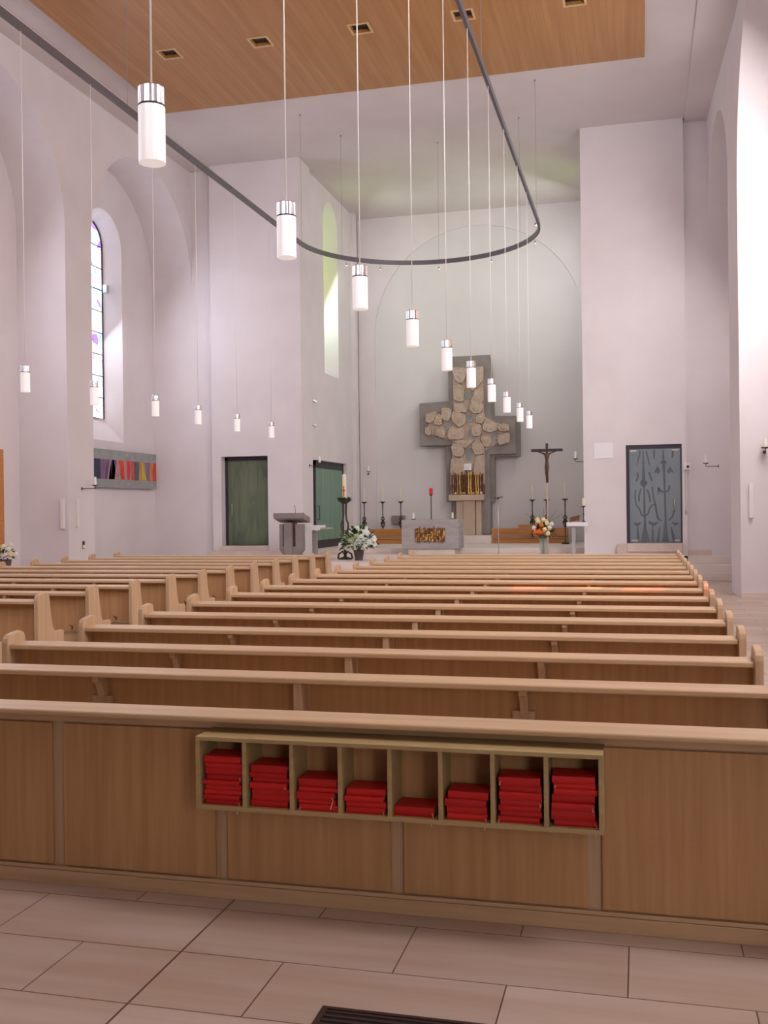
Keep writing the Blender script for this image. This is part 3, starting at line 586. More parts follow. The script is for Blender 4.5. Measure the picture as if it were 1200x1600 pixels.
# ================================================================= CHANCEL FURNISHINGS
# ---- cross
cr = thing('stone_cross', 'huge grey stone cross with sandstone reliefs on the altar wall', 'cross', (0, 0, 0))
MB().prism([(-5.36, 0.89), (-4.19, 0.89), (-4.19, 1.82), (-4.08, 1.82), (-4.08, 3.13), (-3.34, 3.13), (-3.34, 4.13), (-3.45, 4.30), (-3.9, 4.31), (-4.09, 4.31), (-4.09, 4.68), (-4.16, 6.0), (-5.41, 5.77), (-5.41, 4.79), (-6.26, 4.76), (-6.26, 3.49), (-5.51, 3.49), (-5.51, 1.84), (-5.36, 1.83)], 'y', 29.2, 29.42).build('rear_slab', M['grey_stone'], cr, bevel=0.006)
MB().prism([(-5.28, 6.07), (-4.16, 6.07), (-4.16, 4.2), (-3.45, 4.2), (-3.45, 3.2), (-4.20, 3.2), (-4.20, 0.90), (-5.30, 0.90), (-5.30, 3.5), (-6.26, 3.5), (-6.26, 4.74), (-5.38, 4.74), (-5.38, 5.75), (-5.28, 5.75)], 'y', 29.08, 29.2).build('front_slab', M['grey_stone'], cr, bevel=0.006)
MB().box(-5.42, -4.3, 29.42, 29.55, 2.6, 5.6).build('wall_mount', M['grey_stone'], cr)
STN = [[(-5.26, 5.74), (-5.03, 5.73), (-4.82, 5.69), (-4.85, 5.48), (-4.97, 5.25), (-5.14, 5.32), (-5.24, 5.53)],
[(-4.52, 5.73), (-4.35, 5.72), (-4.35, 5.32), (-4.47, 5.19), (-4.66, 5.02), (-4.79, 5.19), (-4.8, 5.63)],
[(-5.23, 5.21), (-5.03, 5.24), (-4.91, 5.16), (-4.92, 4.75), (-5.04, 4.73), (-5.22, 4.79)],
[(-4.62, 5.06), (-4.37, 5.14), (-4.34, 4.7), (-4.62, 4.6), (-4.74, 4.72), (-4.62, 4.95)],
[(-4.74, 4.66), (-4.39, 4.72), (-4.36, 4.53), (-4.45, 4.38), (-4.66, 4.39), (-4.77, 4.51)],
[(-5.22, 4.7), (-4.98, 4.72), (-4.83, 4.54), (-4.83, 4.41), (-5.19, 4.45)],
[(-5.25, 4.46), (-5.04, 4.45), (-4.86, 4.31), (-4.87, 4.11), (-5.05, 3.99), (-5.25, 4.15), (-5.3, 4.32)],
[(-5.58, 4.56), (-5.43, 4.58), (-5.28, 4.53), (-5.3, 4.32), (-5.39, 4.17), (-5.52, 4.22), (-5.59, 4.36)],
[(-6.06, 4.41), (-5.74, 4.5), (-5.72, 4.4), (-5.82, 4.2), (-5.94, 4.14), (-6.06, 4.2)],
[(-5.82, 4.21), (-5.68, 4.43), (-5.55, 4.33), (-5.57, 4.1), (-5.67, 4.07), (-5.82, 4.14)],
[(-6.07, 4.03), (-5.92, 4.05), (-5.89, 3.81), (-5.98, 3.78), (-6.07, 3.85)],
[(-5.75, 4.01), (-5.55, 4.04), (-5.46, 3.89), (-5.51, 3.7), (-5.65, 3.72), (-5.76, 3.81)],
[(-5.34, 4.03), (-5.08, 3.98), (-4.9, 4.02), (-4.93, 3.65), (-5.38, 3.64), (-5.42, 3.8)],
[(-4.69, 4.04), (-4.48, 4.09), (-4.41, 4.0), (-4.41, 3.83), (-4.49, 3.71), (-4.66, 3.72), (-4.72, 3.9)],
[(-4.57, 4.33), (-4.33, 4.41), (-4.32, 4.18), (-4.41, 4.08), (-4.57, 4.12)],
[(-4.34, 4.15), (-3.98, 4.08), (-3.96, 3.87), (-4.19, 3.82), (-4.41, 3.91)],
[(-3.91, 4.03), (-3.78, 4.08), (-3.62, 4.01), (-3.61, 3.85), (-3.87, 3.84), (-3.96, 3.93)],
[(-3.93, 3.75), (-3.61, 3.8), (-3.6, 3.51), (-3.93, 3.45), (-3.96, 3.61)],
[(-4.4, 3.74), (-4.16, 3.76), (-4.12, 3.58), (-4.17, 3.41), (-4.34, 3.42), (-4.44, 3.62)],
[(-5.2, 3.63), (-4.61, 3.63), (-4.88, 3.37), (-5.2, 3.56)],
[(-5.32, 3.44), (-5.23, 3.53), (-5.02, 3.51), (-4.92, 3.37), (-4.94, 3.2), (-5.06, 3.13), (-5.26, 3.18)],
[(-4.7, 3.51), (-4.52, 3.62), (-4.36, 3.47), (-4.33, 3.21), (-4.61, 3.17), (-4.7, 3.37)],
[(-5.33, 3.1), (-4.94, 3.11), (-4.91, 2.84), (-4.93, 2.32), (-5.35, 2.32)],
[(-4.6, 3.16), (-4.33, 3.2), (-4.33, 2.31), (-4.71, 2.31), (-4.64, 2.84)]]
# low background plate filling the gaps between the reliefs
MB().prism([(-5.24, 5.70), (-4.36, 5.68), (-4.36, 4.3), (-4.0, 4.10), (-3.63, 4.0), (-3.65, 3.52), (-4.0, 3.5), (-4.12, 3.42), (-4.34, 3.3), (-4.34, 2.33), (-5.33, 2.33), (-5.28, 3.6), (-5.9, 3.83), (-6.04, 3.95), (-5.98, 4.15), (-5.55, 4.3), (-5.25, 4.3)], 'y', 29.055, 29.08).build('relief_ground', M['relief'], cr, bevel=0.004)
rs = random.Random(5)
for i, s in enumerate(STN):
    cxs = sum(p[0] for p in s)/len(s); czs = sum(p[1] for p in s)/len(s)
    # subdivide and chamfer: outer ring, inner raised ring, centre
    ring = []
    for q in range(len(s)):
        p, r2 = s[q], s[(q+1) % len(s)]
        for f in (0.0, 0.33, 0.66): ring.append((p[0]+(r2[0]-p[0])*f, p[1]+(r2[1]-p[1])*f))
    sm = [tuple((ring[q-1][k]+8*ring[q][k]+ring[(q+1) % len(ring)][k])/10+rs.uniform(-.008, .008) for k in (0, 1)) for q in range(len(ring))]
    y0 = 28.955-rs.uniform(0, 0.01); n = len(sm); vs_ = [(p[0], 29.057, p[1]) for p in sm]+[(p[0], y0+0.02, p[1]) for p in sm]
    for f, dy in ((0.94, 0.0), (0.62, 0.004), (0.34, -0.010)):
        vs_ += [(cxs+(p[0]-cxs)*f+rs.uniform(-.004, .004), y0+dy+rs.uniform(-.004, .004), czs+(p[1]-czs)*f) for p in sm]
    vs_.append((cxs, y0-0.01, czs)); m_ = MB(); fs = []
    for k in range(4): fs += [(k*n+q, k*n+(q+1) % n, (k+1)*n+(q+1) % n, (k+1)*n+q) for q in range(n)]
    fs += [(4*n+q, 4*n+(q+1) % n, 5*n) for q in range(n)]; m_.add(vs_, fs, 0, False); m_.build('relief_stone', M['relief'], cr)
for (x, z, rx, rz) in ((-4.80, 4.92, .115, .115), (-4.79, 4.25, .12, .125), (-5.40, 4.05, .10, .10), (-4.72, 3.83, .09, .12), (-4.02, 3.72, .13, .10), (-4.80, 3.22, .09, .19)):
    MB().prism([(x+rx*cos(2*pi*k/24), z+rz*sin(2*pi*k/24)) for k in range(24)], 'y', 29.035, 29.056).build('round_inlay', M['inlay'], cr)
MB().box(-4.93, -4.72, 28.94, 29.055, 2.75, 2.94).build('white_tile', M['cloth'], cr, bevel=0.004)
MB().lathe([(0.0, 0), (0.03, 0), (0.03, 0.01), (0.0, 0.01)], (0, 0, 0), 12).build('lock_disc', M['steel'], cr).location = (-4.83, 28.93, 2.84)
# tabernacle with upright bronze and gilt figures
tb = thing('tabernacle', 'tabernacle with upright bronze and gilded bars below the cross reliefs', 'tabernacle', (0, 0, 0))
MB().box(-5.33, -4.36, 28.90, 29.07, 2.07, 2.30).box(-5.30, -4.40, 28.92, 29.07, 2.30, 2.62).build('tabernacle_box', M['bronze'], tb)
rg = random.Random(9)
for k in range(15):
    x = -5.31+k*0.066+rg.uniform(-.008, .008); mt = M['gold'] if k in (4, 8, 9, 11, 12) else (M['amethyst'] if k in (0, 1, 3, 13) else M['bronze'])
    zt = 2.66+rg.uniform(-.03, .08); r0 = rg.uniform(.012, .02)
    MB().tube([(x, 28.88, 2.06), (x+rg.uniform(-.01, .01), 28.87, 2.2), (x+rg.uniform(-.01, .01), 28.88, 2.4), (x, 28.87, 2.55), (x, 28.88, zt)], [r0*1.4, r0, r0*1.2, r0*.8, r0*1.3], 8).build('upright_bar', mt, tb)
for x in (-5.17, -5.0, -4.92, -4.78, -4.65, -4.53): MB().blob((x, 28.86, 2.085), 0.035, 0.25, 0, 2).build('gilt_base', M['gold'], tb)
MB().blob((-4.43, 28.86, 2.09), 0.035, 0.2).build('crystal_base', M['cloth'], tb)
MB().box(-5.37, -4.35, 28.80, 29.079, 1.875, 2.045).build('sandstone_shelf', M['pedestal'], tb, bevel=0.008)
pd = thing('sandstone_pedestal', 'pedestal of three upright sandstone slabs under the tabernacle shelf', 'pedestal', (0, 0, 0))
for x0, x1, y0 in ((-5.17, -4.97, 28.92), (-4.96, -4.62, 28.88), (-4.60, -4.44, 28.92)): MB().box(x0, x1, y0, 29.07, 0.885, 1.87).build('upright_slab', M['pedestal'], pd, bevel=0.005)

# ---- altar
al = thing('altar', 'block-shaped grey stone altar with gilded metal inset on its front', 'altar', (0, 0, 0))
MB().box(-5.74, -4.31, 24.4, 25.15, 0.665, 1.385).build('altar_block', M['altar_stone'], al, bevel=0.01)
MB().box(-5.58, -4.42, 24.46, 25.05, 0.52, 0.665).build('altar_base', M['pale_stone'], al, bevel=0.004)
MB().box(-5.40, -4.65, 24.385, 24.41, 0.84, 1.17).build('inset_panel', M['bronze'], al)
g = MB(); ra = random.Random(21)
for k in range(46):
    x = -5.39+ra.random()*0.73; z = 0.86+ra.random()*0.29; l = ra.uniform(.03, .09)
    g.box(x-0.008, x+0.008, 24.372, 24.392, max(.84, z-l/2), min(1.17, z+l/2))
for k in range(26):
    x = -5.38+ra.random()*0.68; z = 0.86+ra.random()*0.29; l = ra.uniform(.02, .07); g.box(x-l/2, x+l/2, 24.374, 24.39, z-.006, z+.006)
g.build('gilded_grille', M['gold'], al)
for k, x in enumerate((-5.33, -5.27, -5.15, -5.04, -4.92, -4.80, -4.72)):
    MB().box(x-.006, x+.006, 24.37, 24.39, 0.80+.01*(k % 3), 1.19+.02*((k*2) % 3)).build('bronze_rod', M['bronze'], al)
for x, s in ((-5.51, 'left'), (-4.52, 'right')):
    t = thing('altar_candle', 'short white candle standing on the %s end of the altar' % s, 'candle', (x, 24.75, 1.385), 'short candles on the altar')
    MB().lathe([(0.0, 0), (0.055, 0), (0.055, 0.012), (0.02, 0.02), (0.0, 0.02)], (0, 0, 0), 16).build('dish', M['black_iron'], t)
    MB().lathe([(0.0, 0.02), (0.024, 0.02), (0.024, 0.165), (0.0, 0.168)], (0, 0, 0), 14).build('wax', M['wax_white'], t)
# ---- eternal lamp
t = thing('sanctuary_lamp', 'red sanctuary lamp on a thin pole behind the altar', 'lamp', (-5.70, 27.9, 0.65))
MB().tube([(0, 0, 0.01), (0, 0, 1.39)], [0.016]+[0.012], 8).build('pole', M['black_iron'], t)
MB().lathe([(0.0, 0), (0.12, 0), (0.12, 0.015), (0.02, 0.03), (0.0, 0.03)], (0, 0, 0), 18).build('foot', M['black_iron'], t)
MB().lathe([(0.0, 1.34), (0.05, 1.39), (0.055, 1.42), (0.0, 1.42)], (0, 0, 0), 14).build('cup', M['bronze'], t)
MB().lathe([(0.0, 1.421), (0.05, 1.421), (0.05, 1.58), (0.044, 1.58), (0.0, 1.57)], (0, 0, 0), 16).build('red_glass', M['red_glass'], t)

# ---- tall iron candlesticks
def candlestick(label, cc, grp='tall wrought iron candlesticks'):
    t = thing('iron_candlestick', label, 'candlestick', group=grp)
    MB().lathe([(0.0, 0), (0.10, 0), (0.11, 0.03), (0.05, 0.05), (0.0, 0.05)], (0, 0, 0), 14).build('foot', M['black_iron'], t)
    MB().tube([(0, 0, 0.04), (0, 0, 0.35), (0, 0, 0.62), (0, 0, 0.9), (0, 0, 1.20)], [.016, .014, .02, .014, .018], 8).build('stem', M['black_iron'], t)
    g = MB()
    for s in (-1, 1):
        g.tube([(0, 0, 0.44), (s*.045, 0, 0.52), (s*.055, .01, 0.60), (s*.02, 0, 0.66), (s*.05, -.01, 0.72), (s*.02, 0, 0.78)], [.012, .016, .02, .014, .016, .01], 7)
    g.blob((0, 0, .60), .035, .2).build('knot', M['black_iron'], t)
    MB().lathe([(0.0, 1.17), (0.03, 1.18), (0.085, 1.215), (0.09, 1.23), (0.0, 1.225)], (0, 0, 0), 18).build('drip_tray', M['black_iron'], t)
    MB().lathe([(0.0, 1.226), (0.022, 1.226), (0.019, cc), (0.0, cc+.01)], (0, 0, 0), 12).build('candle', M['wax'], t)
    return t
cs = candlestick('leftmost tall iron candlestick against the altar wall', 1.64); cs.location = (-7.99, 29.15, 0.65)
for loc, lab in (((-7.41, 29.1, 0.65), 'middle iron candlestick left of the altar'), ((-6.86, 29.1, 0.65), 'iron candlestick in front of the small grey plaque'),
                 ((-3.00, 29.1, 0.65), 'iron candlestick just left of the crucifix pole'), ((-2.60, 29.15, 0.65), 'iron candlestick half hidden behind the crucifix pole'),
                 ((-1.99, 27.9, 0.65), 'rightmost tall iron candlestick, right of the crucifix')):
    dup(cs, loc, lab)
tag(MB().box(-7.22, -6.82, 29.44, 29.50, 1.20, 1.46).build('wall_plaque', M['plaque']), 'small rectangular grey plaque behind the third iron candlestick', 'plaque')

# ---- sedilia benches
def bench(x0, x1, lab, hi=None, arm=None):
    t = thing('sanctuary_bench', lab, 'bench', (0, 28.5, 0.65))
    z = 0.0
    MB().box(x0+.06, x1, 0.05, 0.40, 0.0, 0.13).build('base_board', M['bench_wood'], t, bevel=0.004)
    MB().box(x0, x1, 0.0, 0.45, 0.135, 0.17).build('front_edge', M['bench_wood'], t, bevel=0.004)
    MB().box(x0+.02, x1, 0.02, 0.42, 0.17, 0.215).build('seat_pad', M['seat_pad'], t, bevel=0.01)
    MB().box(x0+.12, x1, 0.42, 0.46, 0.13, 0.42).build('backrest', M['bench_wood'], t, bevel=0.004)
    if hi: MB().box(hi[0], hi[1], 0.395, 0.419, 0.216, 0.52).build('raised_backrest', M['bench_wood'], t, bevel=0.004)
    if arm: MB().box(arm-0.30, arm, 0.0, 0.02, 0.216, 0.40).box(arm-.03, arm, 0.02, 0.42, 0.216, 0.40).build('armrest', M['bench_wood'], t, bevel=0.004)
    return t
bench(-8.05, -5.75, 'orange-brown wooden bench left of and behind the altar')
bench(-4.27, -1.98, 'orange-brown wooden bench with raised back right of the altar', (-3.38, -2.5), -1.98)
MB_ = MB().box(-2.66, -2.48, 28.62, 28.78, 0.866, 0.896).box(-2.65, -2.50, 28.63, 28.77, 0.896, 0.925)
tag(MB_.build('book_pile', M['cloth']), 'small pale books lying on the right bench seat', 'book')

# ---- ambo
am = thing('stone_lectern', 'grey stone lectern of upright slabs with a slanted top', 'lectern', (-7.80, 21.9, 0.52))
MB().prism([(-0.37, 0.96), (-0.37, 1.07), (0.37, 1.075), (0.37, 0.965)], 'y', 0.0, 0.02).build('reading_edge', M['grey_stone'], am)
MB().add([(-0.36, 0.02, 0.94), (0.37, 0.02, 0.94), (0.37, 0.46, 0.84), (-0.36, 0.46, 0.84), (-0.36, 0.02, 1.06), (0.37, 0.02, 1.06), (0.37, 0.46, 0.96), (-0.36, 0.46, 0.96)],
         [(0, 3, 2, 1), (4, 5, 6, 7), (0, 1, 5, 4), (1, 2, 6, 5), (2, 3, 7, 6), (3, 0, 4, 7)]).build('slanted_top', M['grey_stone'], am, bevel=0.004)
MB().box(-0.15, 0.04, 0.08, 0.40, 0.0, 0.85).build('centre_slab', M['grey_stone'], am, bevel=0.004)
for s in (-1, 1):
    MB().prism([(0.0, 0.0), (s*0.20, 0.0), (s*0.20, 0.12), (s*0.28, 0.22), (s*0.28, 0.82), (s*0.11 if s > 0 else -0.19, 0.82), (s*0.11 if s > 0 else -0.19, 0.30), (0.0, 0.30)], 'y', 0.14, 0.34).build('side_slab', M['grey_stone'], am, bevel=0.004)
MB().box(0.05, 0.10, 0.20, 0.30, 0.30, 0.86).build('inner_bar', M['bronze'], am)
MB().tube([(0.12, 0.15, 1.03), (0.12, 0.12, 1.18), (0.12, 0.08, 1.25)], [.005, .004, .009], 6).build('microphone', M['black_iron'], am)
# ---- credence table left
tl = thing('credence_table', 'small table with white cloth between the lectern and green door', 'table', (-7.35, 22.6, 0.52))
MB().box(-0.33, 0.33, -0.2, 0.2, 0.69, 0.72).build('tabletop', M['pedestal'], tl, bevel=0.004)
MB().box(-0.10, 0.0, -0.06, 0.06, 0.02, 0.69).box(-0.2, 0.1, -0.15, 0.15, 0.0, 0.02).build('table_leg', M['steel'], tl)
cm = MB()
for i in range(24):
    x0 = -0.335+i*0.02; dz = 0.008*sin(i*0.9)
    cm.box(x0, x0+0.02, -0.21, 0.21, 0.722, 0.79+dz-0.02).box(x0, x0+.02, -0.216, -0.21, 0.66+dz, 0.79+dz-.02)
tag(cm.build('table_cloth', M['cloth']), 'folded white cloth covering the small table by the lectern', 'cloth').location = (-7.35, 22.6, 0.52)
# ---- right credence table
tr = thing('credence_table', 'small pedestal table with white top at the right chancel wall', 'table', (-1.40, 23.3, 0.52))
MB().box(-0.22, 0.25, -0.2, 0.2, 0.70, 0.79).build('tabletop', M['cloth'], tr, bevel=0.006)
MB().box(-0.115, -0.04, -0.04, 0.04, 0.02, 0.70).box(-.2, .1, -.12, .12, 0.0, 0.02).build('table_leg', M['steel'], tr)
t = thing('table_candlestick', 'short iron candlestick with thick candle on the right table', 'candlestick', (-1.25, 23.3, 1.31))
MB().lathe([(0.0, 0), (0.05, 0), (0.05, 0.01), (0.010, 0.03), (0.010, 0.15), (0.018, 0.18), (0.010, 0.21), (0.010, 0.33), (0.055, 0.355), (0.055, 0.365), (0.0, 0.365)], (0, 0, 0), 14).build('stem', M['black_iron'], t)
MB().lathe([(0.0, 0.366), (0.034, 0.366), (0.032, 0.53), (0.0, 0.535)], (0, 0, 0), 14).build('candle', M['wax'], t)
t = thing('book_stand', 'small reddish metal book stand on the right white table', 'book stand', (-1.47, 23.28, 1.31))
MB().add([(-.09, -.05, 0.01), (.12, -.05, .05), (.13, .08, .16), (-.08, .08, .10)], [(0, 1, 2, 3)]).tube([(-.09, -.05, 0.008), (.12, -.05, .05), (.13, .08, .15), (-.08, .08, .10), (-.09, -.05, 0.008)], .008, 6).tube([(-.08, .08, .10), (-.06, .08, .006)], .007, 6).tube([(.13, .08, .15), (.1, .08, .006)], .007, 6).build('frame', M['bronze'], t)

# ---- processional crucifix
cx = thing('standing_crucifix', 'tall dark standing crucifix on a slim pole right of the cross', 'crucifix', (-2.075, 23.5, 0.52))
MB().box(-0.028, 0.028, -0.02, 0.02, 1.70, 2.60).box(-0.36, 0.36, -0.0215, 0.0185, 2.41, 2.475).build('cross_beam', M['crosswood'], cx)
MB().tube([(0, 0, 0.02), (0, 0, 1.70)], 0.017, 10).build('pole', M['pedestal'], cx)
MB().lathe([(0, 0), (0.16, 0), (0.15, 0.03), (0.02, 0.06), (0, 0.06)], (0, 0, 0), 20).build('foot', M['black_iron'], cx)
me = bpy.data.meshes.new('corpus')
V_ = [(0, 0, 2.12, .040), (0, -.012, 2.20, .036), (0.004, -.005, 2.31, .048), (0.004, -.005, 2.385, .022), (0.012, -.02, 2.44, .032),
      (-.06, 0, 2.365, .022), (-.15, .004, 2.395, .016), (-.27, .012, 2.44, .011), (.065, 0, 2.365, .022), (.15, .004, 2.395, .016), (.27, .012, 2.44, .011),
      (-.026, -.01, 2.06, .030), (-.022, -.045, 1.94, .022), (-.008, -.005, 1.80, .014), (.026, -.01, 2.06, .030), (.022, -.045, 1.94, .022), (.006, -.006, 1.80, .014), (0, -.03, 1.765, .014)]
E_ = [(0, 1), (1, 2), (2, 3), (3, 4), (2, 5), (5, 6), (6, 7), (2, 8), (8, 9), (9, 10), (0, 11), (11, 12), (12, 13), (0, 14), (14, 15), (15, 16), (13, 17)]
me.from_pydata([v[:3] for v in V_], E_, []); me.materials.append(M['corpus'])
co = bpy.data.objects.new('corpus', me); COL.objects.link(co); co.parent = cx; co.location = (0, -0.05, 0)
sk = co.modifiers.new('skin', 'SKIN'); sk.use_smooth_shade = True
for v, q in zip(me.skin_vertices[0].data, V_): v.radius = (q[3], q[3])
me.skin_vertices[0].data[0].use_root = True
su = co.modifiers.new('sub', 'SUBSURF'); su.levels = 1; su.render_levels = 1
# ---- microphone stand
t = thing('candle_stand', 'slender grey stand with a small dish before the right bench', 'stand', (-3.20, 23.4, 0.52))
MB().tube([(0, 0, 0.02), (0, 0, 1.36)], 0.010, 8).build('pole', M['steel'], t)
MB().lathe([(0, 0), (0.10, 0), (0.10, 0.012), (0, 0.025)], (0, 0, 0), 18).build('foot', M['steel'], t)
MB().lathe([(0, 1.33), (0.02, 1.34), (0.03, 1.36), (0, 1.36)], (0, 0, 0), 12).tube([(-.10, 0, 1.355), (0, 0, 1.365), (.11, 0, 1.39)], .011, 6).build('arm', M['black_iron'], t)

# ---- flowers
def leafy(mb, c, n, R, size, rg, zs=1.0):
    for _ in range(n):
        th = rg.uniform(0, 2*pi); ph = rg.uniform(-.3, 1.2); d = Vector((cos(th)*cos(ph), sin(th)*cos(ph), sin(ph)*zs)); p = Vector(c)+d*R*rg.uniform(.5, 1.0)
        s = d.cross(Vector((0, 0, 1))).normalized() if abs(d.z) < .99 else Vector((1, 0, 0)); s = (s+Vector((rg.uniform(-.4, .4),)*3)).normalized()
        tip = p+d*size+Vector((0, 0, -size*.2)); mid = p+d*size*.5
        mb.add([p, mid+s*size*.28+Vector((0, 0, .01)), tip, mid-s*size*.28+Vector((0, 0, .01))], [(0, 1, 2, 3)])
def bloom(name, c, r, mat, parent, rg):
    m_ = MB()
    for k in range(16):
        th = k*2.4; z = 1-2*(k+.5)/16; q = sqrt(1-z*z); m_.blob((c[0]+q*cos(th)*r*.62, c[1]+q*sin(th)*r*.62, c[2]+z*r*.6), r*.46, .16, 0, 1, rng=rg)
    return m_.build(name, mat, parent)
rg = random.Random(11)
hy = thing('potted_hydrangea', 'big white hydrangea in a brown pot at the chancel steps', 'potted plant', (-6.10, 21.75, 0.52))
MB().lathe([(0.0, 0), (0.085, 0), (0.115, 0.20), (0.125, 0.21), (0.125, 0.235), (0.10, 0.235), (0.09, 0.20), (0.0, 0.20)], (0, 0, 0), 22).build('pot', M['pot'], hy)
m_ = MB(); leafy(m_, (0, -.03, .38), 260, .36, .13, rg)
for k in range(14): m_.tube([(0, 0, .19), (.10*cos(k), .10*sin(k), .36), (.24*cos(k*1.7), .2*sin(k*1.7), .5)], .007, 5)
m_.build('foliage', M['leaf'], hy)
heads = [(-.33, -.05, .40), (-.27, -.10, .52), (-.22, -.12, .30), (-.12, -.2, .44), (-.10, -.18, .31), (-.12, -.08, .62), (.0, -.14, .55), (.04, -.2, .40), (.12, -.2, .50), (.06, -.05, .66), (.20, -.12, .60), (.24, -.16, .42), (.33, -.05, .48), (.34, -.02, .36), (.16, -.18, .33), (-.2, .1, .55), (.1, .15, .58), (.27, .1, .5), (-.30, .08, .42), (-.05, .1, .68), (.14, .02, .68), (-.36, -.1, .34)]
for k, c in enumerate(heads): bloom('flower_head', c, .088+rg.uniform(-.008, .014), M['petal_green'] if k in (3, 6, 1) else M['petal'], hy, rg)
# left edge flowers, low cabinet under them
t = thing('flower_arrangement', 'cream and white rose arrangement at the left picture edge', 'flowers', (-11.78, 17.0, 0.62))
MB().lathe([(0, 0), (.09, 0), (.11, .16), (0, .16)], (0, 0, 0), 18).build('bowl', M['pot'], t)
m_ = MB(); leafy(m_, (0, 0, .22), 70, .18, .10, rg); m_.build('foliage', M['leaf'], t)
for k, c in enumerate([(-.15, -.05, .30), (0, -.08, .40), (.12, -.1, .36), (.17, -.1, .27), (.24, -.04, .26), (-.05, -.12, .28), (.08, .05, .42), (-.18, 0, .42)]): bloom('rose', c, .055, M['petal_yellow'] if k % 2 else M['petal'], t, rg)
tag(box('flower_pedestal', (-11.98, -11.58, 16.8, 17.2, 0.0, 0.62), M['plaster'], bevel=.005), 'white pedestal carrying the rose arrangement in the left niche', 'pedestal')
# vase of orange flowers
va = thing('flower_vase', 'glass vase with orange and yellow flowers left of right table', 'vase of flowers', (-2.10, 22.6, 0.52))
MB().lathe([(0, 0), (.085, 0), (.075, .15), (.08, .45), (.076, .45), (.07, .15), (.075, .012), (0, .012)], (0, 0, 0), 24).build('glass_vase', M['clear'], va)
m_ = MB(); leafy(m_, (0, 0, .55), 90, .20, .12, rg)
for k in range(12): m_.tube([(.03*cos(k*2), .03*sin(k*2), .03), (.02*cos(k), .02*sin(k), .4), (.2*cos(k*1.3), .14*sin(k*1.3), .62)], .005, 5)
for k in range(9):
    x = -.28+k*.075; m_.tube([(0, 0, .5), (x*.6, -.03, .85), (x*1.3, -.05, 1.0+.10*sin(k*2))], .0025, 4)
m_.build('foliage', M['leaf'], va)
for k, c in enumerate([(-.17, -.06, .55), (-.19, -.03, .68), (-.08, -.16, .60), (-.02, -.15, .74), (.05, -.16, .65), (.10, -.12, .78), (-.09, -.1, .82), (.15, -.08, .68), (.19, -.02, .76), (.02, -.08, .86), (-.12, .0, .86), (.12, -.14, .56), (-.15, -.12, .60), (.01, -.18, .58), (.06, .08, .82)]):
    bloom('flower', c, .052, M['petal_orange'] if k in (0, 3, 2, 12, 13) else (M['petal'] if k in (1, 7, 8) else M['petal_yellow']), va, rg)

# ---- paschal candle
pc = thing('paschal_candle', 'tall paschal candle with red cross in a looped iron stand', 'candle', (-6.55, 22.2, 0.52))
MB().lathe([(0, 0), (.16, 0), (.17, .025), (.05, .06), (0, .06)], (0, 0, 0), 20).tube([(-.17, 0, .02), (-.15, 0, .12), (-.06, 0, .18), (0, 0, .10)], .022, 8).tube([(.17, 0, .02), (.15, 0, .12), (.06, 0, .18), (0, 0, .10)], .022, 8).build('foot', M['black_iron'], pc)
g = MB().tube([(0, 0, .05), (0, 0, .52)], [.035, .030], 10)
for s in (-1, 1): g.tube([(0, 0, .50), (s*.03, 0, .58), (s*.075, 0, .70), (s*.08, 0, .80), (s*.04, 0, .92), (s*.03, 0, 1.05), (s*.035, 0, 1.28)], [.026, .026, .024, .024, .024, .024, .028], 8)
g.build('stem', M['black_iron'], pc)
MB().lathe([(0, 1.26), (.07, 1.28), (.15, 1.335), (.155, 1.35), (0, 1.35)], (0, 0, 0), 22).build('drip_tray', M['black_iron'], pc)
m_ = MB(); rgl = random.Random(2)
for k in range(150):
    th = rgl.uniform(0, 2*pi); R = rgl.uniform(.09, .15); p = Vector((R*cos(th), R*sin(th), 1.355+rgl.uniform(0, .04))); q = p+Vector((cos(th)*.05, sin(th)*.05, rgl.uniform(-.03, .04))); s = Vector((-sin(th), cos(th), 0))*.012
    m_.add([p-s, p+s, q+s, q-s], [(0, 1, 2, 3)])
m_.tube([(.12*cos(a*pi/8), .12*sin(a*pi/8), 1.368) for a in range(17)], .018, 6, cap=False); m_.build('green_wreath', M['leaf'], pc)
MB().lathe([(0, 1.351), (.046, 1.351), (.045, 1.93), (.012, 1.95), (0, 1.94)], (0, 0, 0), 20).build('candle', M['wax'], pc)
MB().box(-.011, .011, -.056, -.040, 1.42, 1.68).box(-.034, .034, -.054, -.030, 1.555, 1.585).build('red_cross', M['red'], pc)

# ---- wall candle brackets
def wall_candle(label, loc, dirv, L_=0.3, big=1.0):
    t = thing('wall_candle', label, 'wall candle', loc, 'consecration candles on wall brackets')
    d = Vector(dirv); e_ = d*L_
    MB().tube([(0, 0, 0), (d*.02)[:], (d*.02)[:]][:2], .03, 8).tube([(d*.01)[:], (e_*.6)[:], (e_+Vector((0, 0, .0)))[:], (e_+Vector((0, 0, .05)))[:]], .009, 6).build('arm', M['black_iron'], t)
    MB().lathe([(0, .05), (.055*big, .06), (.06*big, .075), (0, .07)], tuple(e_), 14).build('drip_tray', M['black_iron'], t)
    MB().lathe([(0, .071), (.030*big, .071), (.029*big, .24), (0, .245)], tuple(e_), 14).build('candle', M['wax_white'], t)
wall_candle('wall candle on the left pier beside the coloured glass panel', (-11.1, 18.6, 2.15), (0.75, 0.62, 0), 0.28)
wall_candle('wall candle on the pier edge left of the sea-green door', (-8.12, 24.4, 2.78), (0.8, 0.6, 0), 0.28)
wall_candle('wall candle on the altar wall, above the left iron candlesticks', (-7.95, 29.5, 2.72), (0.3, -0.95, 0), 0.25)
wall_candle('wall candle on the right chancel corner above the candle table', (-1.24, 24.3, 2.72), (-1, 0, 0), 0.24)
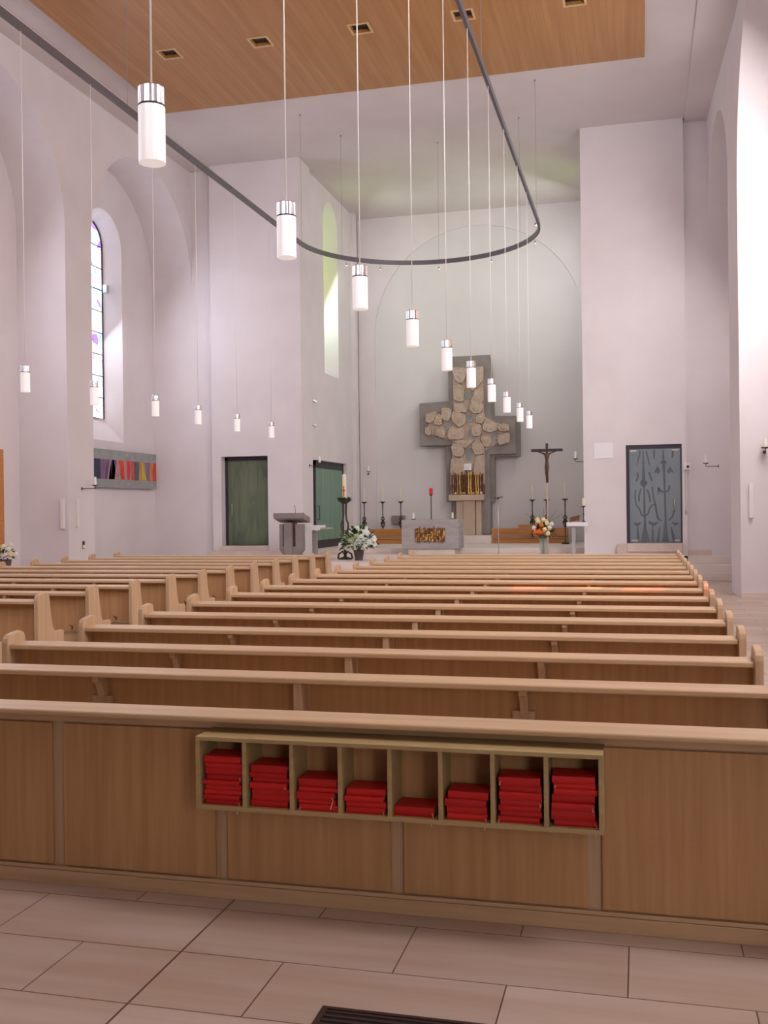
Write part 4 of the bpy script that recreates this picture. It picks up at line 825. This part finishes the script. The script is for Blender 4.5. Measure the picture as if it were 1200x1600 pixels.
wall_candle('wall candle between the glass door and the bright right pier', (1.60, 22.3, 2.47), (-1, 0.1, 0), 0.26)
wall_candle('large wall candle on the bright right pier at picture edge', (2.13, 19.0, 2.58), (0, -1, 0), 0.18, 1.35)

# ---- small wall fittings
def strip(label, b): tag(box('column_speaker', b, M['white'], bevel=.004), label, 'loudspeaker', 'slim white column loudspeakers')
strip('slim white column speaker on the front face of left pier', (-11.24, -11.17, 18.03, 18.1, 1.34, 1.93))
strip('slim white column speaker on the side face of left pier', (-11.1, -11.05, 18.36, 18.43, 1.36, 1.94))
strip('slim pale column speaker on the bright right pier', (1.86, 1.93, 18.93, 19.0, 1.42, 2.03))
sw = tag(bpy.data.objects.new('wall_switch', None), 'small dark switch plate low on the left pier', 'switch'); COL.objects.link(sw); sw.location = (-11.1, 18.64, 0.91)
MB().box(0, .012, -.045, .045, 0, .17).build('plate', M['plaque'], sw); MB().box(.012, .02, -.03, .03, .09, .15).build('upper_key', M['rubber'], sw); MB().box(.012, .02, -.03, .03, .02, .08).build('lower_key', M['white'], sw)
tag(box('wall_panel', (-1.03, -0.60, 23.835, 23.85, 2.76, 3.12), M['cloth'], bevel=.003), 'square white panel on the wall left of the glass door', 'panel')
t = thing('alarm_box', 'small wall alarm box with pull cord right of the glass door', 'alarm box', (1.04, 23.85, 2.5))
MB().box(-.09, .06, -.05, 0, -.04, .12).build('housing', M['white'], t, bevel=.004); MB().lathe([(0, 0), (.03, 0), (.03, .03), (0, .03)], (0, 0, 0), 12).build('sounder', M['rubber'], t).matrix_local = Matrix.Translation((.0, -.05, .03)) @ Matrix.Rotation(rad(90), 4, 'X')
MB().tube([(-.05, -.02, -.04), (-.05, -.02, -.95)], .003, 5).lathe([(0, 0), (.014, .0), (.010, .10), (0, .11)], (-.05, -.02, -1.05), 8).build('pull_cord', M['wire'], t)
for z, s in ((4.46, 'upper'), (3.84, 'lower')):
    t = thing('wall_spotlight', '%s small chrome spotlight on the left chancel wall' % s, 'spotlight', (-8.22, 24.85, z), 'chrome wall spotlights')
    MB().lathe([(0, 0), (.035, 0), (.035, .02), (0, .02)], (0, 0, 0), 14).build('base', M['steel'], t).rotation_euler = (0, rad(90), 0)
    MB().tube([(.02, 0, 0), (.09, 0, 0)], .008, 6).build('arm', M['steel'], t)
    MB().tube([(.07, -.05, .02), (.12, .05, -.02)], [.03, .045], 12).build('lamp_head', M['chrome'], t)
# coloured glass artwork in the niche
t = thing('glass_artwork', 'long wall-mounted glass artwork with violet, red and amber shards', 'artwork', (-12.08, 0, 0))
MB().box(-.006, .006, 20.1, 23.85, 2.24, 3.13).build('glass_pane', M['art_glass'], t)
cols = {'n': (0.02, 0.03, 0.07), 'v': (0.10, 0.05, 0.16), 'p': (0.20, 0.10, 0.20), 'r': (0.65, 0.04, 0.015), 'c': (0.62, 0.05, 0.06), 'g': (0.09, 0.085, 0.10), 'o': (0.60, 0.20, 0.06), 'y': (0.55, 0.38, 0.04), 'm': (0.22, 0.13, 0.20), 's': (0.42, 0.24, 0.22)}
CM = {k: noisy('shard_'+k, tuple(x*.8 for x in c), tuple(min(1, x*1.25) for x in c), (12, 12, 5), 0.4, 0.0) for k, c in cols.items()}
sh_ = [('n', 20.4, 21.05, 20.4, 21.05), ('p', 21.05, 21.4, 21.07, 21.25), ('v', 21.4, 21.55, 21.27, 21.55), ('s', 21.47, 21.55, 21.36, 21.42), ('v', 21.56, 21.78, 21.42, 21.72), ('p', 21.6, 21.66, 21.55, 21.85), ('s', 21.80, 21.92, 21.70, 21.98), ('r', 21.90, 22.14, 22.02, 22.18), ('s', 22.14, 22.27, 22.18, 22.32), ('c', 22.27, 22.5, 22.33, 22.45), ('r', 22.35, 22.44, 22.36, 22.42), ('c', 22.52, 22.64, 22.53, 22.66), ('g', 22.66, 22.93, 22.68, 22.88), ('o', 22.98, 23.20, 22.92, 23.15), ('y', 23.03, 23.09, 22.95, 23.30), ('m', 23.22, 23.46, 23.36, 23.44), ('o', 23.50, 23.66, 23.45, 23.62), ('r', 23.68, 23.83, 23.66, 23.83)]
for k, a0, a1, b0, b1 in sh_:
    MB().prism([(a0, 2.90), (a1, 2.90), (b1, 2.44), (b0, 2.44)], 'x', .007+.001*(k in 'sry'), .011+.002*(k in 'sry')).build('coloured_shard', CM[k], t)
for y_ in (20.9, 22.35, 23.6):
    for z_ in (2.34, 3.03): MB().tube([(-.118, y_, z_), (.012, y_, z_)], .018, 8).build('stand_off', M['steel'], t)
tag(box('wooden_relief', (-12.199, -12.12, 16.5, 17.47, 1.06, 2.92), M['bench_wood'], bevel=.01), 'orange-brown wooden wall panel at the left picture edge', 'panel')
# floor grate
t = thing('floor_grate', 'dark slatted heating grate set in the floor at the bottom', 'grate', (0, 0, 0))
MB().box(-1.04, 0.42, 2.60, 3.20, 0.0005, 0.002).build('pit_shade_sheet', M['dark'], t)  # thin dark sheet on the floor, standing in for shade below the slats
g = MB()
for k in range(20): g.box(-1.02, 0.40, 2.615+k*.029, 2.627+k*.029, 0.002, 0.006)
g.build('slats', M['grate'], t); MB().box(-1.04, -1.02, 2.60, 3.20, 0.001, 0.007).box(0.40, 0.42, 2.60, 3.20, 0.001, 0.007).box(-1.02, 0.40, 3.185, 3.20, .001, .007).box(-1.02, .40, 2.60, 2.612, .001, .007).build('frame', M['grate'], t)
